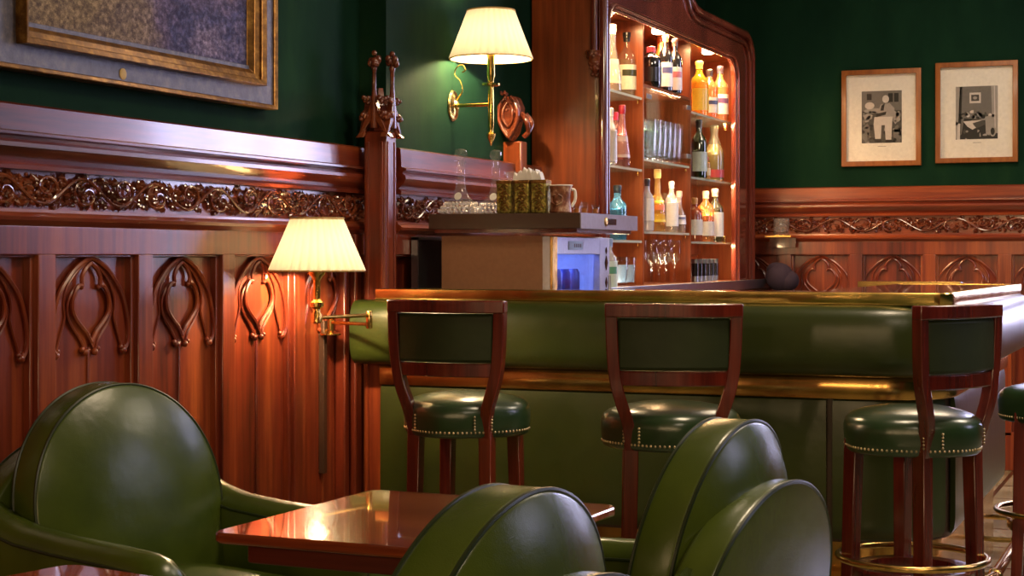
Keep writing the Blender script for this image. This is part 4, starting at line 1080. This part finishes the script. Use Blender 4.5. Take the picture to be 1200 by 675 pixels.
def make_chair():
    t = thing('leather_armchair', 'x', 'armchair', (0, 0, 0))
    Lm = M['leather']
    ol = dome_rows(.305, .60, .905, .36, 44)
    mb, a, b = slab(ol, .045, -.045, .055, .080, .16, .42, .60)
    bk = mb.build('back_cushion', Lm, t, sharp=75)
    MB().tube(a[1:-1], .0042, 6).build('piping', M['piping'], bk); MB().tube(b[1:-1], .0042, 6).build('piping', M['piping'], bk)
    ol = dome_rows(.385, .50, .785, .14, 40)
    mb, a, b = slab(ol, -.060, -.142, .0, .022, .16, .42, .50)
    bk = mb.build('outer_back', Lm, t, sharp=75)
    MB().tube(b[1:-1], .004, 6).build('piping', M['piping'], bk); MB().tube([(p[0]*.97, p[1], p[2]*.985+.008) for p in b[1:-1]], .0025, 6).build('stitching', M['piping'], bk)
    for sx in (-1, 1):
        # arm: rounded cross-section running forward, rounded off at the front and rising a little at the back
        sec = [(-.062, .14), (-.066, .40), (-.064, .52), (-.052, .575), (-.028, .600), (0, .608), (.028, .600), (.052, .575), (.064, .52), (.066, .40), (.062, .14)]
        ys = [(-.13, 1.0, .06), (-.09, 1.0, .030), (-.03, 1.0, .006), (.06, 1.0, -.012), (.20, 1.0, -.022), (.38, 1.0, -.028), (.48, 1.0, -.034), (.525, .985, -.044), (.55, .94, -.064), (.562, .86, -.09), (.565, .7, -.12)]
        vs = []; m_ = len(sec)
        for y, s, dz in ys:
            for u, z in sec:
                zz_ = z+(dz if z > .3 else 0)*min(1, (z-.3)/.28 if z > .3 else 0)
                vs.append((sx*(.352+u*s), y, zz_))
        fs = []
        for i in range(len(ys)-1):
            for q in range(m_-1): fs.append((i*m_+q, i*m_+q+1, (i+1)*m_+q+1, (i+1)*m_+q))
        fs += [tuple(range(m_)), tuple(range((len(ys)-1)*m_, len(ys)*m_))]
        for i in range(len(ys)-1): fs.append((i*m_, (i+1)*m_, (i+1)*m_+m_-1, i*m_+m_-1))
        ar = MB().add(vs, fs).build('arm', Lm, t, sharp=70)
        for uu in (-.056, .056):
            pp = []
            for y, s, dz in ys[:-2]: pp.append((sx*(.352+uu*s), y, .566+dz*.95))
            pp += [(sx*(.352+uu*.95), .558, .47), (sx*(.352+uu), .562, .30), (sx*(.352+uu), .562, .16)]
            MB().tube(pp, .0038, 6).build('piping', M['piping'], ar)
    MB().box(-.285, .285, -.08, .50, .14, .31).build('base', Lm, t, bevel=.02)
    sc_ = []; n = 10; vs = []; fs = []
    for i in range(n+1):
        for j in range(n+1):
            u, v = -1+2*i/n, -1+2*j/n
            vs.append((.283*u, .215+.29*v, .385+.055*(1-u**4)*(1-v**4)))
    for i in range(n):
        for j in range(n): fs.append((i*(n+1)+j, (i+1)*(n+1)+j, (i+1)*(n+1)+j+1, i*(n+1)+j+1))
    o_ = len(vs)
    rim = [(i, 0) for i in range(n)]+[(n, j) for j in range(n)]+[(i, n) for i in range(n, 0, -1)]+[(0, j) for j in range(n, 0, -1)]
    for i, j in rim: v = vs[i*(n+1)+j]; vs.append((v[0], v[1], .312))
    for q in range(len(rim)):
        i, j = rim[q]; i2, j2 = rim[(q+1) % len(rim)]
        fs.append((i*(n+1)+j, i2*(n+1)+j2, o_+(q+1) % len(rim), o_+q))
    fs.append(tuple(o_+q for q in range(len(rim))))
    MB().add(vs, fs).build('seat_cushion', Lm, t, bevel=.012, sharp=60)
    for x, y in ((-.33, .46), (.33, .46), (-.30, -.12), (.30, -.12)):
        MB().lathe([(.016, 0), (.020, .01), (.026, .145)], (x, y, 0), 12).build('leg', M['tabd'], t)
    return t
chair = make_chair()
def aim(fx, fz):     # heading (camera right, ahead) -> rotation of a chair whose front is +y
    X, Y = CA*fx-SA*fz, SA*fx+CA*fz
    return math.atan2(-X, Y)
CH = [(152, 4.42, (.80, -.60), 'green leather armchair in full view before the carved panels, facing the table'),
      (815, 3.52, (-.87, .48), 'green leather armchair seen from behind, right of the glossy table'),
      (545, 2.50, (-.87, .48), 'nearest green leather armchair seen from behind at the bottom centre')]
for i, (px, z, f, lab) in enumerate(CH):
    s = chair if i == 0 else copy_tree(chair)
    x, y = px_z(px, z); s.location = (x, y, 0); s.rotation_euler.z = aim(*f)
    tag(s, lab, 'armchair', 'green leather armchairs')

# ------------------------------------------------------------------ tables
def table(corner, e1, e2, s1_, s2_, zt, label):
    # corner and edge directions in camera metres
    a = cam_w(*corner); u = Vector((CA*e1[0]-SA*e1[1], SA*e1[0]+CA*e1[1])).normalized(); v = Vector((CA*e2[0]-SA*e2[1], SA*e2[0]+CA*e2[1])).normalized()
    c = Vector(a)+u*s1_/2+v*s2_/2
    w_ = Vector((v.y, -v.x))
    if w_.dot(u) < 0: w_ = -w_
    m_ = (u+w_).normalized(); rz = math.atan2(m_.y, m_.x)
    t = thing('cocktail_table', label, 'table', (c.x, c.y, 0), rz, 'polished mahogany tables')
    hx, hy = s1_/2, s2_/2
    def rr(hx, hy, r, n=6):
        o = []
        for sx, sy, a0 in ((1, 1, 0), (-1, 1, PI/2), (-1, -1, PI), (1, -1, 1.5*PI)):
            for q in range(n+1): a = a0+PI/2*q/n; o.append((sx*(hx-r)+r*math.cos(a), sy*(hy-r)+r*math.sin(a)))
        return o
    MB().prism(rr(hx, hy, .035), lambda a, b, w: (a, b, w), zt-.022, zt).build('tabletop', M['table'], t, bevel=.006)
    MB().prism(rr(hx-.05, hy-.05, .02), lambda a, b, w: (a, b, w), zt-.065, zt-.022).build('apron', M['tabd'], t, bevel=.003)
    MB().lathe([(.032, .03), (.028, .08), (.026, .50), (.05, .60), (.09, zt-.063)], (0, 0, 0), 24).build('pedestal', M['tabd'], t)
    MB().lathe([(.15, 0), (.15, .012), (.06, .022), (.034, .034)], (0, 0, 0), 32).build('base', M['brass'], t)
    return t
ZTB = .70
def tp(px, py): z = (EYE-ZTB)*F/(py-HY); return Vector(((px-600)/F*z, z))
A_, B_, C_ = tp(260, 622.8), tp(432, 571.5), tp(713, 592)
table((B_.x, B_.y), ((C_-B_).x, (C_-B_).y), ((A_-B_).x, (A_-B_).y), (C_-B_).length, (A_-B_).length, ZTB, 'square polished mahogany table between the green armchairs')
F_ = tp(84, 659.5)
table((F_.x, F_.y), (.82, -.57), (-.57, -.82), .34, .60, ZTB, 'polished table whose corner shows at the bottom left edge')

# ------------------------------------------------------------------ framed photographs
GR = [cm((q, q*.93, q*.88), .5) for q in (.02, .07, .18, .38, .68)]
def picture(pxs, pys, ph, label, scene_fn):
    x0 = on_y(pxs[0], 0, YB-.02)[0]; x1 = on_y(pxs[1], 0, YB-.02)[0]
    zt = on_y(pxs[0], pys[0], YB-.02)[2]; zb = on_y(pxs[0], pys[1], YB-.02)[2]
    cx, cz = (x0+x1)/2, (zt+zb)/2; w, h = (x1-x0)/2, (zt-zb)/2
    t = thing('framed_photograph', label, 'picture', (cx, YB, cz), group='framed photographs on the back wall')
    fm = MB(); rect_frame(fm, -w, w, -h, h, .030, .001, .024, .030); fm.tf(Matrix(((0, 1, 0, 0), (-1, 0, 0, 0), (0, 0, 1, 0), (0, 0, 0, 1))))
    fm.build('frame', M['frame'], t, bevel=.003)
    MB().box(-w+.025, w-.025, -.010, -.004, -h+.025, h-.025).build('mat', M['white'], t)
    MB().box(-w+.026, w-.026, -.0185, -.0165, -h+.026, h-.026).build('glass_pane', M['pane'], t)
    px0, px1 = on_y(ph[0], 0, YB-.01)[0]-cx, on_y(ph[1], 0, YB-.01)[0]-cx
    pz1, pz0 = on_y((ph[0]+ph[1])/2, ph[2], YB-.01)[2]-cz, on_y((ph[0]+ph[1])/2, ph[3], YB-.01)[2]-cz
    mb = MB(); mats = []
    def poly(pts, g, lay):
        y = -.0102-.00025*lay
        mb.add([(px0+(px1-px0)*u, y, pz0+(pz1-pz0)*v) for u, v in pts], [tuple(range(len(pts)))]); mats.append(g)
    scene_fn(poly)
    o = mb.build('photo_print', GR, t)
    for i, g in enumerate(mats): o.data.polygons[i].material_index = g
    cap = MB(); xx = (px0+px1)/2-.022
    rnd = random.Random(1)
    while xx < (px0+px1)/2+.022:
        ww = rnd.uniform(.003, .007); cap.box(xx, xx+ww, -.0106, -.010, pz0-.022, pz0-.0185); xx += ww+.002
    cap.build('caption_line', GR[2], t)
def blob(cx, cy, rx, ry, n=12, j=0, rnd=random.Random(4)):
    return [(min(1, max(0, cx+rx*math.cos(2*PI*q/n)*(1+rnd.uniform(-j, j)))), min(1, max(0, cy+ry*math.sin(2*PI*q/n)*(1+rnd.uniform(-j, j))))) for q in range(n)]
def specks(P, n, y0, y1, seed, gs=(0, 1, 2, 3)):
    r = random.Random(seed)
    for q in range(n): P(blob(r.random(), y0+(y1-y0)*r.random(), r.uniform(.015, .06), r.uniform(.012, .04), 7, .4), r.choice(gs), 2)
def sc1(P):
    P([(0, 0), (1, 0), (1, 1), (0, 1)], 1, 0); specks(P, 60, 0, .62, 3)
    P([(0, .62), (1, .62), (1, 1), (0, 1)], 2, 1)
    P([(.13, .83), (.25, .83), (.25, .95), (.13, .95)], 0, 2); P([(.66, .78), (.92, .78), (.92, .95), (.66, .95)], 0, 2); P([(.78, .78), (.81, .78), (.81, .95), (.78, .95)], 2, 3)
    P(blob(.2, .72, .12, .07), 4, 3); P(blob(.35, .62, .3, .05), 3, 2)
    P(blob(.15, .5, .12, .06, j=.3), 3, 2); P(blob(.88, .48, .1, .12, j=.3), 3, 2); P(blob(.1, .2, .1, .18, j=.3), 2, 2); P(blob(.9, .18, .1, .16, j=.3), 2, 2)
    P(blob(.6, .84, .085, .075), 4, 4); P([(.48, .74), (.70, .76), (.82, .66), (.82, .48), (.42, .48), (.40, .60)], 3, 4)
    P([(.50, .72), (.58, .76), (.55, .62), (.47, .62)], 0, 5)
    P([(.32, .50), (.78, .50), (.76, .38), (.74, .06), (.60, .06), (.58, .34), (.50, .34), (.48, .08), (.34, .08), (.30, .36)], 4, 5)
    P([(.36, .56), (.62, .60), (.60, .54), (.38, .50)], 0, 6); P(blob(.41, .04, .09, .03), 0, 6); P(blob(.68, .03, .09, .03), 0, 6)
    for q in range(10): P(blob(random.random(), random.random()*.5, .04, .03, 7, .3), random.choice((0, 0, 2, 3)), 3)
def sc2(P):
    P([(0, 0), (1, 0), (1, 1), (0, 1)], 2, 0); specks(P, 40, 0, .5, 8, (0, 0, 1, 3))
    P([(0, .02), (.06, 0), (.09, .5), (.13, 1), (0, 1)], 3, 2); P([(.05, .1), (.12, .1), (.16, 1), (.10, 1)], 0, 2); P([(.88, .12), (1, .1), (1, 1), (.84, 1)], 3, 2); P([(.93, .1), (.95, .1), (.93, 1), (.91, 1)], 4, 3)
    P([(.33, .68), (.60, .68), (.60, .88), (.33, .88)], 4, 3); P([(.37, .72), (.56, .72), (.56, .84), (.37, .84)], 1, 4); P(blob(.46, .78, .05, .03), 3, 5)
    P([(0, 0), (1, 0), (1, .12), (.8, .35), (.2, .4), (.14, .1)], 0, 1)
    for q in range(16): P(blob(.2+.65*random.random(), .38+.14*random.random(), .05, .035, 7, .3), random.choice((4, 3, 0, 1)), 4)
    P([(.18, .34), (.60, .36), (.70, .30), (.40, .18), (.28, .24)], 4, 5); P([(.40, .30), (.66, .36), (.72, .28), (.5, .2)], 1, 6)
    P([(.70, .42), (.86, .44), (.88, .2), (.80, .06), (.72, .1)], 3, 5); P(blob(.88, .14, .08, .1), 3, 4); P(blob(.88, .14, .05, .07), 0, 5)
    P([(.03, .0), (.10, .0), (.11, .3), (.05, .3)], 4, 3)
picture((986, 1079.5), (83, 195.5), (1009.8, 1056.8, 106.5, 167.5), 'framed black and white photograph of a seated white haired person, nearer the cabinet', sc1)
picture((1096, 1193), (74, 191.5), (1120, 1169.3, 101, 163), 'framed black and white photograph of a curtained room with a small picture, at far right', sc2)

# ------------------------------------------------------------------ windows outside the picture (daylight)
def window(n, cx, cy, axis, w, z0, z1, strength):
    e = bpy.data.objects.new('window_%d' % n, None); COL.objects.link(e); e.location = (cx, cy, 0); e['kind'] = 'structure'
    pane = emit('daylit_pane_%d' % n, (.68, .66, 1.0), strength)
    if axis == 'y':
        MB().box(-w/2, w/2, -.012, -.006, z0, z1).build('window_pane', pane, e)
        f = MB()
        for q in range(4): x = -w/2+w*q/3; f.box(x-.03, x+.03, -.04, 0, z0-.04, z1+.04)
        for z in (z0, (z0+z1)/2, z1): f.box(-w/2-.03, w/2+.03, -.04, 0, z-.03, z+.03)
    else:
        MB().box(-.012, -.006, -w/2, w/2, z0, z1).build('window_pane', pane, e)
        f = MB()
        for q in range(4): y = -w/2+w*q/3; f.box(-.04, 0, y-.03, y+.03, z0-.04, z1+.04)
        for z in (z0, (z0+z1)/2, z1): f.box(-.04, 0, -w/2-.03, w/2+.03, z-.03, z+.03)
    f.build('window_frame', M['cabd'], e, bevel=.003)
window(1, .33, YB, 'y', 1.36, .9, 3.1, 13)
window(2, XR, 6.6, 'x', 1.1, 2.1, 3.1, 7)

# ------------------------------------------------------------------ warm overhead lights and added fill lights
area((-.55, 4.6, 3.35), (0, 0, 0), .7, .7, 34, (1, .78, .52), 'overhead_light')
area((1.0, 6.6, 3.35), (0, 0, 0), .8, .8, 30, (1, .85, .65), 'overhead_light')  # added to brighten the floor and the bar's side panels
area((-1.0, 8.7, 3.35), (0, 0, 0), .8, .8, 20, (1, .78, .52), 'overhead_light')
area((1.2, 1.2, 3.35), (0, 0, 0), 1.2, 1.2, 26, (1, .8, .58), 'overhead_light')
for x_ in (-2.2, -.6, 1.0, 2.4): area((x_, YF+.3, 1.9), (PI/2, 0, 0), .25, .5, 14, (1, .66, .34), 'brass_reflection_fill')  # added warm fills behind the camera, giving the brass something to reflect
w = bpy.data.worlds.new('room'); SC.world = w; w.use_nodes = True
w.node_tree.nodes['Background'].inputs['Color'].default_value = (.9, .85, .8, 1); w.node_tree.nodes['Background'].inputs['Strength'].default_value = .2

# ------------------------------------------------------------------ camera
cd = bpy.data.cameras.new('camera'); cam = bpy.data.objects.new('camera', cd); COL.objects.link(cam)
cam.location = (0, 0, EYE); cam.rotation_euler = (PI/2, 0, al)
cd.sensor_width = 36; cd.sensor_fit = 'HORIZONTAL'; cd.lens = F*36/1200; cd.shift_y = -(337.5-HY)/1200; cd.clip_start = .05
SC.camera = cam
SC.cycles.transparent_max_bounces = 40
SC.cycles.max_bounces = 12
SC.view_settings.view_transform = 'Standard'; SC.view_settings.look = 'None'; SC.view_settings.gamma = 1
SC.view_settings.use_curve_mapping = False; SC.view_settings.exposure = 0.68
